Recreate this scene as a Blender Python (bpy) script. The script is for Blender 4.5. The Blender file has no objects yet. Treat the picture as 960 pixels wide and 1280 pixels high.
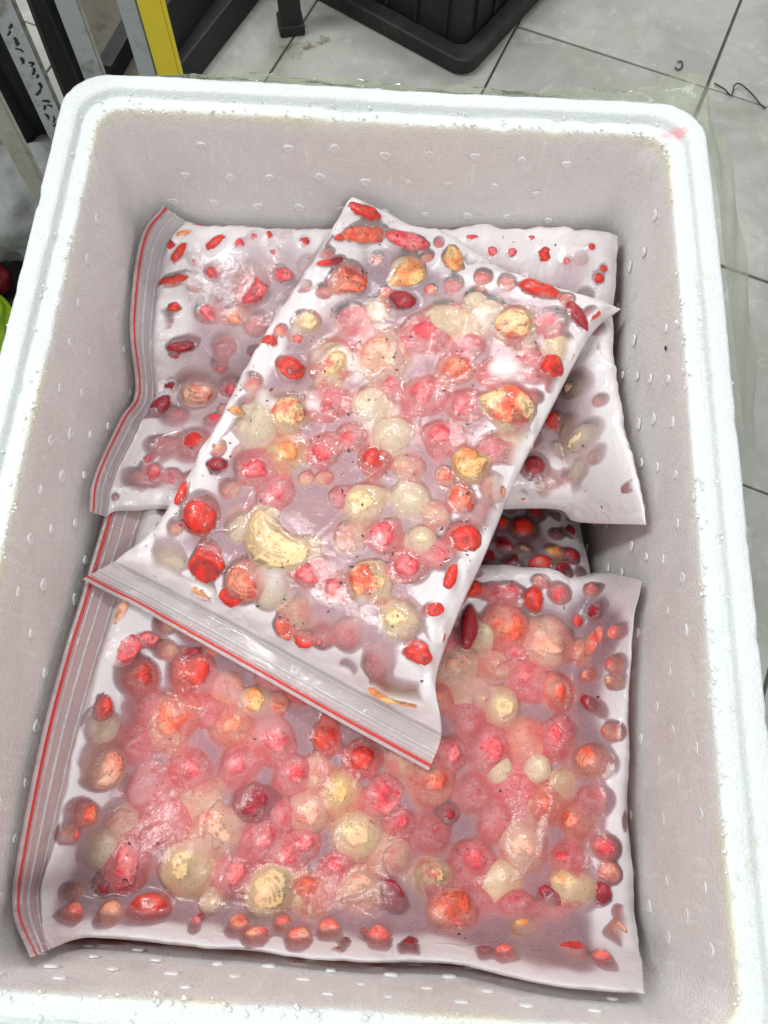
import bpy, bmesh, math, random
import numpy as np
from mathutils import Vector, Matrix, noise as mnoise
from mathutils.bvhtree import BVHTree
from mathutils.kdtree import KDTree

random.seed(7)
rng = np.random.default_rng(11)
sc = bpy.context.scene
COL = sc.collection

# ------------------------------------------------------------------ camera
F = 1050.0
H = 0.33                                     # height of the box rim above the floor
CAM = np.array([0.018477, -0.192098, 0.456223 + H])
EUL = (0.359109, -0.014592, 0.053003)
cd = bpy.data.cameras.new("camera")
cam = bpy.data.objects.new("camera", cd)
COL.objects.link(cam)
cam.location = CAM
cam.rotation_euler = EUL
cd.sensor_fit = 'VERTICAL'
cd.sensor_height = 24.0
cd.lens = 24.0 * F / 1280.0
cd.clip_start = 0.01
cd.clip_end = 60
sc.camera = cam
CM = np.array(cam.rotation_euler.to_matrix())


def unp(px, py, z):
    """point of the place at height z that the photograph shows at pixel px, py"""
    d = CM @ np.array([(px - 480) / F, -(py - 640) / F, -1.0])
    t = (z - CAM[2]) / d[2]
    return CAM + d * t


# ------------------------------------------------------------------ light
w = bpy.data.worlds.new("World")
sc.world = w
w.use_nodes = True
bg = w.node_tree.nodes["Background"]
bg.inputs[0].default_value = (0.95, 0.985, 1.0, 1)
bg.inputs[1].default_value = 0.52


def area(name, loc, target, sx, sy, power, col):
    l = bpy.data.lights.new(name, 'AREA')
    l.shape = 'RECTANGLE'
    l.size = sx
    l.size_y = sy
    l.energy = power
    l.color = col
    o = bpy.data.objects.new(name, l)
    COL.objects.link(o)
    o.location = loc
    o.rotation_euler = (Vector(target) - Vector(loc)).to_track_quat('-Z', 'Y').to_euler()
    return o


area("ceiling_lamp", (-1.2, 0.35, 2.5), (0, 0, 0.2), 0.22, 1.2, 34, (0.98, 1.0, 0.98))
area("ceiling_lamp", (0.15, 1.75, 2.3), (0, 0, 0.2), 0.9, 0.10, 22, (0.98, 1.0, 1.0))
area("ceiling_lamp", (0.8, -1.5, 2.5), (0, 0, 0.2), 1.3, 0.22, 24, (1.0, 1.0, 0.98))
sc.view_settings.view_transform = 'Standard'
sc.view_settings.look = 'None'
sc.view_settings.exposure = 0.04
sc.view_settings.gamma = 1.0
sc.render.engine = 'CYCLES'
sc.cycles.max_bounces = 10
sc.cycles.diffuse_bounces = 6
sc.cycles.use_adaptive_sampling = True
sc.cycles.adaptive_threshold = 0.025
sc.cycles.glossy_bounces = 3
sc.cycles.transmission_bounces = 6
sc.cycles.transparent_max_bounces = 24
sc.cycles.caustics_reflective = False
sc.cycles.caustics_refractive = False
sc.cycles.use_denoising = True


# ------------------------------------------------------------------ helpers
def tag(o, label=None, cat=None, group=None, kind=None):
    if label: o['label'] = label
    if cat: o['category'] = cat
    if group: o['group'] = group
    if kind: o['kind'] = kind
    return o


def empty(name, loc, label, cat, group=None):
    o = bpy.data.objects.new(name, None)
    COL.objects.link(o)
    o.location = loc
    o.empty_display_size = 0.02
    return tag(o, label, cat, group)


def mesh_np(name, V, quads, mat, parent=None, smooth=True, tris=None):
    me = bpy.data.meshes.new(name)
    V = np.asarray(V, dtype=np.float32)
    faces = np.asarray(quads, dtype=np.int32)
    n = faces.shape[1]
    me.vertices.add(len(V))
    me.vertices.foreach_set("co", V.ravel())
    me.loops.add(faces.size)
    me.loops.foreach_set("vertex_index", faces.ravel())
    me.polygons.add(len(faces))
    me.polygons.foreach_set("loop_start", np.arange(0, faces.size, n, dtype=np.int32))
    me.polygons.foreach_set("use_smooth", np.full(len(faces), smooth, dtype=bool))
    me.update(calc_edges=True)
    if mat: me.materials.append(mat)
    o = bpy.data.objects.new(name, me)
    COL.objects.link(o)
    if parent is not None:
        o.parent = parent
        o.matrix_parent_inverse = Matrix.Translation(-Vector(parent.location))
    return o


def obj_bm(name, bm, mat, parent=None, smooth=False):
    me = bpy.data.meshes.new(name)
    bm.normal_update()
    bm.to_mesh(me)
    bm.free()
    for p in me.polygons: p.use_smooth = smooth
    if mat: me.materials.append(mat)
    o = bpy.data.objects.new(name, me)
    COL.objects.link(o)
    if parent is not None:
        o.parent = parent
        o.matrix_parent_inverse = Matrix.Translation(-Vector(parent.location))
    return o


def attr(o, name, vals):
    a = o.data.attributes.new(name, 'FLOAT', 'POINT')
    a.data.foreach_set("value", np.asarray(vals, dtype=np.float32).ravel())


def grid_faces(nu, nv, off=0, flip=False):
    i, j = np.meshgrid(np.arange(nu - 1), np.arange(nv - 1), indexing='ij')
    a = (i * nv + j).ravel() + off
    f = np.stack([a, a + nv, a + nv + 1, a + 1], 1)
    return f[:, ::-1] if flip else f


def box_bm(bm, c, s, rot=None, bevel=0.0):
    r = bmesh.ops.create_cube(bm, size=1)
    vs = r['verts']
    bmesh.ops.scale(bm, vec=s, verts=vs)
    if bevel:
        es = list({e for v in vs for e in v.link_edges})
        rr = bmesh.ops.bevel(bm, geom=es, offset=bevel, segments=2, affect='EDGES', profile=.6)
        vs = list({v for f in rr['faces'] for v in f.verts} | {v for v in vs if v.is_valid})
    if rot is not None: bmesh.ops.rotate(bm, cent=(0, 0, 0), matrix=rot, verts=vs)
    bmesh.ops.translate(bm, vec=c, verts=vs)
    return vs


def vnoise(P, scale, seed=0.0, oct=1):
    """smooth value noise on an (n,2) or (n,3) array, vectorised"""
    P = np.asarray(P, float) * scale + seed * 17.31
    out = np.zeros(len(P)); amp = 1.0; tot = 0
    for _ in range(oct):
        i = np.floor(P).astype(np.int64); f = P - i; f = f * f * (3 - 2 * f)
        D = P.shape[1]; s = np.zeros(len(P))
        for k in range(2 ** D):
            b = np.array([(k >> d) & 1 for d in range(D)])
            q = i + b
            h = q[:, 0] * 73856093 ^ q[:, 1] * 19349663
            if D == 3: h = h ^ q[:, 2] * 83492791
            h = (h ^ (h >> 13)) * 1274126177 & 0x7fffffff
            h = (h ^ (h >> 16)) & 0xffff
            wgt = np.prod(np.where(b, f, 1 - f), axis=1)
            s += wgt * (h / 65535.0)
        out += amp * s; tot += amp; amp *= .5; P = P * 2.03 + 5.1
    return out / tot


def sstep(a, b, x):
    t = np.clip((x - a) / (b - a), 0, 1)
    return t * t * (3 - 2 * t)


def spline(pts, n):
    """Catmull-Rom through pts resampled to n points by arc length"""
    P = np.asarray(pts, float)
    if len(P) == 2:
        t = np.linspace(0, 1, n)[:, None]
        return P[0] * (1 - t) + P[1] * t
    Q = np.vstack([2 * P[0] - P[1], P, 2 * P[-1] - P[-2]])
    out = []
    for k in range(1, len(Q) - 2):
        t = np.linspace(0, 1, 40, endpoint=False)[:, None]
        a, b, c, d = Q[k - 1], Q[k], Q[k + 1], Q[k + 2]
        out.append(.5 * (2 * b + (c - a) * t + (2 * a - 5 * b + 4 * c - d) * t ** 2 + (-a + 3 * b - 3 * c + d) * t ** 3))
    out = np.vstack(out + [P[-1:]])
    s = np.r_[0, np.cumsum(np.linalg.norm(np.diff(out, axis=0), axis=1))]
    q = np.linspace(0, s[-1], n)
    return np.stack([np.interp(q, s, out[:, k]) for k in range(P.shape[1])], 1)


# ------------------------------------------------------------------ materials
class NT:
    def __init__(s, name):
        s.m = bpy.data.materials.new(name); s.m.use_nodes = True
        s.t = s.m.node_tree; s.t.nodes.clear()
        s.out = s.t.nodes.new('ShaderNodeOutputMaterial')

    def n(s, typ, **kw):
        x = s.t.nodes.new(typ)
        for k, v in kw.items():
            if k.startswith('i_'):
                key = k[2:].replace('_', ' ')
                inp = x.inputs[int(key)] if key.isdigit() else x.inputs[key]
                if hasattr(v, 'is_output'): s.t.links.new(v, inp)
                else: inp.default_value = v
            else: setattr(x, k, v)
        return x

    def math(s, op, a, b=0.0, c=0.0, clamp=False):
        x = s.t.nodes.new('ShaderNodeMath'); x.operation = op; x.use_clamp = clamp
        for k, v in enumerate((a, b, c)):
            if hasattr(v, 'is_output'): s.t.links.new(v, x.inputs[k])
            else: x.inputs[k].default_value = v
        return x.outputs[0]

    def ss(s, x, a, b, lo=0.0, hi=1.0):
        r = s.n('ShaderNodeMapRange', interpolation_type='SMOOTHSTEP')
        s.t.links.new(x, r.inputs[0])
        for k, v in ((1, a), (2, b), (3, lo), (4, hi)): r.inputs[k].default_value = v
        return r.outputs[0]

    def mix(s, f, a, b, typ='RGBA', blend='MIX'):
        x = s.t.nodes.new('ShaderNodeMix'); x.data_type = typ; x.blend_type = blend
        idx = {'RGBA': (0, 6, 7, 2)}[typ]
        for k, v in zip(idx[:3], (f, a, b)):
            if hasattr(v, 'is_output'): s.t.links.new(v, x.inputs[k])
            else:
                if k and len(v) == 3: v = (*v, 1)
                x.inputs[k].default_value = v
        return x.outputs[idx[3]]

    def noise(s, vec, scale, detail=2, rough=.5, dist=0.0):
        x = s.n('ShaderNodeTexNoise', i_Scale=scale, i_Detail=detail, i_Roughness=rough, i_Distortion=dist)
        if vec is not None: s.t.links.new(vec, x.inputs['Vector'])
        return x.outputs[0]

    def bump(s, h, strength, dist=.001, normal=None):
        x = s.n('ShaderNodeBump', i_Strength=strength, i_Distance=dist, i_Height=h)
        if normal is not None: s.t.links.new(normal, x.inputs['Normal'])
        return x.outputs[0]

    def done(s, shader):
        s.t.links.new(shader, s.out.inputs[0]); return s.m


def m_plain(name, col, rough=.5, var=.12, scale=30, bump=.2, metallic=0.0, bscale=None):
    a = NT(name); P = a.n('ShaderNodeNewGeometry').outputs['Position']
    n = a.noise(P, scale, 5, .6)
    c2 = tuple(max(0, x * (1 - 2 * var)) for x in col); c1 = tuple(min(1, x * (1 + var)) for x in col)
    c = a.mix(n, c2, c1)
    b = a.bump(a.noise(P, bscale or scale * 8, 3), bump)
    p = a.n('ShaderNodeBsdfPrincipled', i_Roughness=rough, i_Metallic=metallic, i_Base_Color=c, i_Normal=b)
    return a.done(p.outputs[0])


def m_foam():
    a = NT("expanded_foam"); g = a.n('ShaderNodeNewGeometry'); P = g.outputs['Position']
    v = a.n('ShaderNodeTexVoronoi', i_Scale=310.0, feature='F1'); a.t.links.new(P, v.inputs['Vector'])
    ve = a.n('ShaderNodeTexVoronoi', i_Scale=310.0, feature='DISTANCE_TO_EDGE'); a.t.links.new(P, ve.inputs['Vector'])
    inner = a.n('ShaderNodeAttribute', attribute_name='inner').outputs['Fac']
    dirt = a.ss(a.noise(P, 11, 5, .62, .4), .50, .74)
    dirt2 = a.ss(a.noise(P, 70, 4, .7), .52, .72)
    base = a.mix(inner, (.71, .745, .745), (.80, .782, .768))
    base = a.mix(a.math('MULTIPLY', a.math('MULTIPLY', dirt, dirt2), .35), base, (.52, .47, .36))
    # stains on the rim: brown smears right, pink juice at the far right corner
    sm = a.n('ShaderNodeAttribute', attribute_name='brown').outputs['Fac']
    base = a.mix(a.math('MULTIPLY', sm, a.ss(a.noise(P, 130, 5, .75), .46, .80, 0, .75)), base, (.62, .54, .38))
    pk = a.n('ShaderNodeAttribute', attribute_name='pink').outputs['Fac']
    base = a.mix(a.math('MULTIPLY', pk, a.ss(a.noise(P, 90, 4, .6), .3, .6)), base, (.85, .42, .46))
    rt = a.n('ShaderNodeAttribute', attribute_name='rimtint').outputs['Fac']
    base = a.mix(a.math('MULTIPLY', rt, a.ss(a.noise(P, 14, 4, .6), .42, .62, .1, .7)), base, (.76, .74, .56))
    base = a.mix(a.ss(v.outputs['Color'], .2, .9, 0, .10), base, (.55, .53, .52))
    cl = a.ss(a.noise(P, 13, 5, .65, .8), .36, .66)
    base = a.mix(a.math('MULTIPLY', a.math('MULTIPLY', cl, inner), .30), base, (.66, .63, .615))
    st = a.n('ShaderNodeMapping'); st.inputs['Scale'].default_value = (240, 240, 30); a.t.links.new(P, st.inputs['Vector'])
    sk = a.ss(a.noise(st.outputs[0], 1.0, 3, .6), .56, .70)
    base = a.mix(a.math('MULTIPLY', a.math('MULTIPLY', sk, inner), .35), base, (.95, .94, .93))
    wet = a.math('MULTIPLY', a.ss(a.noise(P, 26, 4, .6), .42, .62), inner)
    rough = a.math('SUBTRACT', .62, a.math('MULTIPLY', wet, .33))
    frost = a.math('MULTIPLY', a.ss(a.noise(P, 420, 3, .7), .60, .74), inner)
    base = a.mix(a.math('MULTIPLY', frost, .55), base, (.9, .9, .9))
    h = a.math('ADD', a.math('MULTIPLY', a.ss(ve.outputs[0], 0, .16), .5), a.math('MULTIPLY', a.noise(P, 60, 4, .6), a.ss(inner, 0, 1, 1.6, .35)))
    h = a.math('ADD', h, a.math('MULTIPLY', a.noise(P, 700, 2), .35))
    b = a.bump(h, .5, .0010)
    p = a.n('ShaderNodeBsdfPrincipled', i_Roughness=rough, i_Base_Color=base, i_Normal=b, i_IOR=1.35)
    p.inputs['Subsurface Weight'].default_value = .25
    p.inputs['Subsurface Radius'].default_value = (.006, .006, .006)
    p.inputs['Subsurface Scale'].default_value = 1.0
    return a.done(p.outputs[0])


def m_berry(name, c1, c2, c3, thr=.5, frost=.25, seeds=.6):
    """c1 flesh, c2 second colour in broad patches, c3 seeds and pits"""
    a = NT(name)
    O = a.n('ShaderNodeTexCoord').outputs['Object']
    rnd = a.n('ShaderNodeObjectInfo').outputs['Random']
    add = a.n('ShaderNodeVectorMath', operation='ADD'); a.t.links.new(O, add.inputs[0])
    cmb = a.n('ShaderNodeCombineXYZ', i_X=a.math('MULTIPLY', rnd, 37.0), i_Y=a.math('MULTIPLY', rnd, 91.0), i_Z=rnd)
    a.t.links.new(cmb.outputs[0], add.inputs[1])
    P = add.outputs[0]                       # object space of a unit berry, shifted by the berry's own random number
    big = a.noise(P, 1.0, 3, .55, .3)
    fine = a.noise(P, 5.0, 4, .65)
    v = a.n('ShaderNodeTexVoronoi', i_Scale=5.2); a.t.links.new(P, v.inputs['Vector'])
    c = a.mix(a.ss(a.math('ADD', big, a.math('MULTIPLY', a.math('SUBTRACT', fine, .5), .25)), thr - .1, thr + .1), c1, c2)
    c = a.mix(a.ss(fine, .35, .75, 0, .18), c, tuple(x * .6 for x in c1))
    c = a.mix(a.math('MULTIPLY', a.ss(v.outputs[0], .12, .20, 1, 0), seeds), c, c3)
    fr = a.ss(a.noise(P, 7.0, 5, .75), .50, .68)
    fr = a.math('MULTIPLY', fr, a.math('MULTIPLY', a.ss(a.noise(P, 1.7, 2), .35, .65), frost))
    c = a.mix(fr, c, (.86, .78, .80))
    h = a.math('ADD', a.math('MULTIPLY', a.ss(v.outputs[0], 0, .34), 1.2), a.math('MULTIPLY', fine, .6))
    b = a.bump(h, .5, .0008)
    p = a.n('ShaderNodeBsdfPrincipled', i_Roughness=.38, i_Base_Color=c, i_Normal=b)
    p.inputs['Subsurface Weight'].default_value = .5
    p.inputs['Subsurface Radius'].default_value = (.0035, .0028, .0022)
    p.inputs['Subsurface Scale'].default_value = .6
    return a.done(p.outputs[0])


def m_film(name, milk, milk2, a0=.40, a1=.42, frost=.30, gloss=.13, deep=(.60, .44, .50)):
    """zip-bag film with ice behind it. gap = millimetres of milky ice between film and fruit; ice = extra opacity"""
    a = NT(name)
    g = a.n('ShaderNodeNewGeometry'); P = g.outputs['Position']
    gap = a.n('ShaderNodeAttribute', attribute_name='gap').outputs['Fac']
    ice = a.n('ShaderNodeAttribute', attribute_name='ice').outputs['Fac']
    n4 = a.noise(P, 330, 4, .65)
    n1 = a.noise(P, 1100, 3, .7)
    nb = a.noise(P, 45, 3, .6, .4)
    gn = a.math('ADD', gap, a.math('MULTIPLY', a.math('SUBTRACT', n4, .5), 1.5))
    con = a.ss(gn, .18, .62)
    al = a.math('ADD', a0, a.math('MULTIPLY', a.ss(gap, 4.5, 15.0), a1))
    al = a.math('ADD', al, a.math('MULTIPLY', a.math('MULTIPLY', a.ss(a.math('ADD', a.math('MULTIPLY', n1, .5), a.math('MULTIPLY', n4, .5)), .47, .62), a.ss(nb, .46, .66)), frost))
    ring = a.math('MULTIPLY', a.ss(gap, .4, 1.2), a.ss(gap, 1.5, 6.0, 1, 0))
    spk = a.ss(a.math('ADD', a.math('MULTIPLY', n1, .6), a.math('MULTIPLY', n4, .4)), .50, .60)
    al = a.math('ADD', al, a.math('MULTIPLY', a.math('MULTIPLY', ring, spk), a.ss(a.noise(P, 60, 2), .42, .60, .0, .34)))
    al = a.math('MULTIPLY', al, con)
    al = a.math('MAXIMUM', al, a.math('MULTIPLY', ice, con), clamp=True)
    al = a.math('MINIMUM', a.math('ADD', al, .03), .975)
    col = a.mix(a.ss(a.noise(P, 24, 3, .6), .38, .62), milk, milk2)
    col = a.mix(a.ss(gap, 5.0, 16.0), col, deep)  # darker over deep gaps: crevice shade put into the ice colour
    col = a.mix(a.math('MULTIPLY', a.ss(ice, .55, .9), .8), col, (.97, .93, .93))
    col = a.mix(a.math('MULTIPLY', a.ss(n1, .55, .68), .5), col, (.97, .95, .96))
    wr = a.n('ShaderNodeTexWave', i_Scale=9.0, i_Distortion=4.0, i_Detail=2.0); a.t.links.new(P, wr.inputs['Vector'])
    h = a.math('ADD', a.math('MULTIPLY', a.noise(P, 150, 3, .55, .6), .8), a.math('MULTIPLY', wr.outputs['Fac'], .15))
    h = a.math('ADD', h, a.math('MULTIPLY', n1, .10))
    cr = a.noise(P, 42, 1, .5, .4)
    cr = a.math('SUBTRACT', 1.0, a.math('MULTIPLY', a.math('ABSOLUTE', a.math('SUBTRACT', cr, .5)), 16.0), clamp=True)
    cr = a.math('MULTIPLY', cr, a.ss(a.noise(P, 17, 2), .48, .62))
    h = a.math('ADD', h, a.math('MULTIPLY', cr, .55))
    b = a.bump(h, .6, .0012)
    d = a.n('ShaderNodeBsdfDiffuse', i_Color=col, i_Normal=b)
    t = a.n('ShaderNodeBsdfTranslucent', i_Color=col)
    m1 = a.n('ShaderNodeMixShader', i_0=a.ss(ice, .3, .9, .36, .10)); a.t.links.new(d.outputs[0], m1.inputs[1]); a.t.links.new(t.outputs[0], m1.inputs[2])
    tr = a.n('ShaderNodeBsdfTransparent', i_Color=(1, 1, 1, 1))
    m2 = a.n('ShaderNodeMixShader', i_0=al); a.t.links.new(tr.outputs[0], m2.inputs[1]); a.t.links.new(m1.outputs[0], m2.inputs[2])
    gl = a.n('ShaderNodeBsdfGlossy', i_Roughness=gloss, i_Color=(1, 1, 1, 1), i_Normal=b)
    fr = a.n('ShaderNodeFresnel', i_IOR=1.42, i_Normal=b)
    m3 = a.n('ShaderNodeMixShader', i_0=a.math('MULTIPLY', fr.outputs[0], 1.0, clamp=True))
    a.t.links.new(m2.outputs[0], m3.inputs[1]); a.t.links.new(gl.outputs[0], m3.inputs[2])
    return a.done(m3.outputs[0])


def m_clear(name, col, alpha, rough=.15, tint=(.97, .97, .98)):
    a = NT(name); P = a.n('ShaderNodeNewGeometry').outputs['Position']
    n = a.noise(P, 90, 4, .6, .5)
    al = a.math('ADD', alpha - .12, a.math('MULTIPLY', a.ss(n, .35, .7), .24), clamp=True)
    b = a.bump(a.noise(P, 160, 3, .6), .5, .001)
    d = a.n('ShaderNodeBsdfDiffuse', i_Color=(*col, 1), i_Normal=b)
    t = a.n('ShaderNodeBsdfTranslucent', i_Color=(*col, 1))
    m1 = a.n('ShaderNodeMixShader', i_0=.35); a.t.links.new(d.outputs[0], m1.inputs[1]); a.t.links.new(t.outputs[0], m1.inputs[2])
    tr = a.n('ShaderNodeBsdfTransparent', i_Color=(*tint, 1))
    m2 = a.n('ShaderNodeMixShader', i_0=al); a.t.links.new(tr.outputs[0], m2.inputs[1]); a.t.links.new(m1.outputs[0], m2.inputs[2])
    gl = a.n('ShaderNodeBsdfGlossy', i_Roughness=rough, i_Normal=b)
    fr = a.n('ShaderNodeFresnel', i_IOR=1.42, i_Normal=b)
    m3 = a.n('ShaderNodeMixShader', i_0=fr.outputs[0])
    a.t.links.new(m2.outputs[0], m3.inputs[1]); a.t.links.new(gl.outputs[0], m3.inputs[2])
    return a.done(m3.outputs[0])


def m_stain(name, col):
    a = NT(name); P = a.n('ShaderNodeNewGeometry').outputs['Position']
    f = a.ss(a.noise(P, 70, 6, .75, .4), .46, .66, 0, .8)
    d = a.n('ShaderNodeBsdfDiffuse', i_Color=(*col, 1)); tr = a.n('ShaderNodeBsdfTransparent')
    m = a.n('ShaderNodeMixShader', i_0=f); a.t.links.new(tr.outputs[0], m.inputs[1]); a.t.links.new(d.outputs[0], m.inputs[2])
    return a.done(m.outputs[0])


def m_tile():
    a = NT("ceramic_tile"); P = a.n('ShaderNodeNewGeometry').outputs['Position']
    rnd = a.n('ShaderNodeObjectInfo').outputs['Random']
    n = a.noise(P, 9, 6, .62, .5)
    n2 = a.noise(P, 42, 5, .7, .8)
    c = a.mix(a.ss(n, .3, .7), (.25, .255, .225), (.40, .405, .365))
    c = a.mix(a.ss(n2, .55, .72, 0, .45), c, (.60, .60, .56))
    c = a.mix(a.ss(n2, .30, .42, .5, 0), c, (.27, .265, .235))
    c = a.mix(a.math('MULTIPLY', rnd, .22), c, (.34, .34, .31))
    c = a.mix(a.ss(a.noise(P, 160, 3, .8), .66, .74, 0, .55), c, (.12, .11, .09))
    c = a.mix(a.ss(a.noise(P, 4.5, 6, .7, 1.0), .52, .68, 0, .35), c, (.22, .215, .18))
    b = a.bump(a.noise(P, 60, 5, .7), .35, .001)
    p = a.n('ShaderNodeBsdfPrincipled', i_Roughness=.42, i_Base_Color=c, i_Normal=b)
    return a.done(p.outputs[0])


def m_worn(name, col, dark, rough=.45, amount=.5, scale=35, metallic=0.0, scr=(.62, .80)):
    a = NT(name); P = a.n('ShaderNodeNewGeometry').outputs['Position']
    n = a.noise(P, scale, 6, .7, .4)
    n2 = a.noise(P, scale * 5, 4, .7)
    c = a.mix(a.ss(a.math('ADD', a.math('MULTIPLY', n, .7), a.math('MULTIPLY', n2, .3)), 1 - amount - .08, 1 - amount + .08), col, dark)
    c = a.mix(a.ss(n2, scr[0], scr[1], 0, .6), c, (.72, .73, .70))
    b = a.bump(n2, .4, .001)
    p = a.n('ShaderNodeBsdfPrincipled', i_Roughness=rough, i_Base_Color=c, i_Normal=b, i_Metallic=metallic)
    return a.done(p.outputs[0])


M = dict(
    foam=m_foam(), tile=m_tile(),
    mark=m_plain("foam_mark", (.93, .93, .92), .5, .1, 300, .6),
    crumb=m_plain("foam_crumb", (.88, .89, .88), .6, .05, 500, .5),
    grout=m_plain("grout", (.17, .165, .14), .8, .3, 60, .4),
    redzip=m_plain("red_zip_plastic", (.72, .035, .03), .35, .12, 120, .2),
    zipedge=m_clear("zip_lip", (.86, .72, .73), .62),
    strip=m_clear("zip_rib", (.92, .92, .95), .75, .1),
    wrap=m_clear("wrap_film", (.66, .70, .54), .32, .2, (.93, .95, .88)),
    post=m_worn("worn_white_paint", (.36, .39, .39), (.20, .19, .16), .4, .42, 28),
    postb=m_worn("beige_paint", (.34, .335, .28), (.22, .20, .15), .5, .45, 22),
    postd=m_worn("brown_grey_side", (.20, .19, .165), (.10, .09, .075), .55, .5, 40),  # brown-grey, darker than the post face
    ink=m_plain("black_ink", (.015, .016, .02), .5, .1, 200, .1),
    yellow=m_worn("yellow_paint", (.74, .58, .03), (.58, .43, .03), .45, .35, 40, scr=(.74, .9)),
    black=m_worn("black_plastic", (.006, .008, .008), (.014, .015, .014), .6, .5, 18, scr=(.70, .9)),
    crate=m_worn("crate_plastic", (.007, .009, .008), (.022, .021, .017), .65, .45, 16, scr=(.72, .9)),
    brown=m_worn('brown_sheet', (.085, .075, .052), (.045, .038, .026), .6, .45, 14, scr=(.75, .95)),
    sack=m_plain("woven_sack", (.25, .26, .25), .8, .3, 30, .9),
    redcloth=m_plain("red_plastic", (.14, .006, .012), .4, .2, 40, .3),
    green=m_plain("green_plastic", (.26, .42, .02), .4, .15, 40, .3),
    rust=m_stain("rust_stain", (.20, .13, .07)),
    hair=m_plain("dark_string", (.03, .026, .022), .6, .2, 90, .3),
    fleck=m_plain("dark_fleck", (.085, .012, .03), .5, .4, 300, .3),
    droplet=m_plain("red_juice", (.5, .03, .03), .15, .2, 200, .1),
)
RED = (.78, .028, .015); DRK = (.34, .006, .018); PNK = (.66, .085, .10); COR = (.74, .15, .085)
YEL = (.80, .62, .22); CRM = (.84, .66, .46); ORG = (.82, .22, .03); PCH = (.82, .42, .27)
SEED = (.62, .36, .10); DSEED = (.20, .03, .02)
B = {
    'r': m_berry("flesh_bright_red", RED, (.72, .06, .03), (.75, .2, .1), .55, .12),
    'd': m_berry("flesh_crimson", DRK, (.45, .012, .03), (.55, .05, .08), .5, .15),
    'p': m_berry("flesh_pink_red", (.84, .065, .085), (.91, .23, .24), (.50, .03, .04), .5, .4, .8),
    'c': m_berry("flesh_coral", (.88, .11, .05), (.93, .31, .19), (.60, .06, .03), .5, .3, .85),
    'y': m_berry("flesh_yellow", (.95, .66, .36), (.95, .56, .34), (.62, .36, .12), .6, .12, .7),
    'w': m_berry("flesh_cream", (.95, .68, .42), (.95, .74, .50), (.66, .36, .16), .5, .5, .4),
    'o': m_berry("flesh_orange", (.86, .30, .10), (.90, .58, .24), (.70, .10, .02), .52, .1),
    'm': m_berry("flesh_yellow_and_red", (.92, .64, .34), (.86, .12, .06), (.60, .08, .02), .52, .2),
    'x': m_berry("flesh_mixed", (.88, .13, .11), (.93, .42, .26), (.60, .06, .04), .53, .4),
    'h': m_berry("flesh_peach", (.92, .52, .36), (.88, .26, .18), (.65, .12, .05), .52, .3),
}
FILM = {
    'A': m_film("film_front_bag", (.88, .62, .64), (.94, .62, .62), .15, .54, .16, .17, deep=(.52, .36, .42)),
    'B': m_film("film_rear_bag", (.92, .79, .83), (.95, .84, .87), .28, .52, .26, deep=(.78, .64, .69)),
    'C': m_film("film_top_bag", (.92, .81, .80), (.95, .88, .87), .16, .58, .28, .06),
    'D': m_film("film_lower_bag_shaded", (.42, .34, .36), (.48, .40, .42), .26, .40, .2),  # much darker milk than the other bags: shade painted into the film
    'S': m_film("film_side", (.70, .62, .65), (.76, .70, .72), .30, .40, .3),
}

# ------------------------------------------------------------------ floor
fl = mesh_np('floor', [(-4, -4, 0), (4, -4, 0), (4, 5, 0), (-4, 5, 0)], [(0, 1, 2, 3)], M['grout'], smooth=False)
tag(fl, 'pale grey stone-look tiled floor under the foam box', None, None, 'structure')
TS = 0.25
ga = math.radians(-20.4)
gA = np.array([math.cos(ga), math.sin(ga)]); gB = np.array([-math.sin(ga), math.cos(ga)])
g0 = np.array([.148, .770])
bm = bmesh.new(); box_bm(bm, (0, 0, .003), (TS - .003, TS - .003, .006), None, .0012)
t0 = obj_bm('tile', bm, M['tile'], fl, True)
first = True
for i in range(-6, 6):
    for j in range(-7, 5):
        c = g0 + gA * (i + .5) * TS + gB * (j + .5) * TS
        o = t0 if first else t0.copy()
        if not first:
            COL.objects.link(o); o.parent = fl
        first = False
        o.location = (c[0] + rng.normal() * .0004, c[1] + rng.normal() * .0004, rng.uniform(-.0004, .0004))
        o.rotation_euler = (0, 0, ga + rng.normal() * .0015)

# ------------------------------------------------------------------ foam box
W2, L2 = 0.20, 0.549 / 2


def rrect(hw, hl, r, n=14):
    """rounded rectangle, n points per corner arc plus edge points; same topology for every size"""
    pts = []
    corners = [(hw - r, hl - r, 0), (-(hw - r), hl - r, 90), (-(hw - r), -(hl - r), 180), (hw - r, -(hl - r), 270)]
    for k, (cx, cy, a0) in enumerate(corners):
        for q in range(n):
            a = math.radians(a0 + 90 * q / (n - 1)); pts.append((cx + r * math.cos(a), cy + r * math.sin(a)))
        nx, ny, a1 = corners[(k + 1) % 4]
        s = pts[-1]; a = math.radians(a1); e = (nx + r * math.cos(a), ny + r * math.sin(a))
        m = 60 if k % 2 == 0 else 84
        for q in range(1, m):
            pts.append((s[0] + (e[0] - s[0]) * q / m, s[1] + (e[1] - s[1]) * q / m))
    return np.array(pts)


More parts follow.
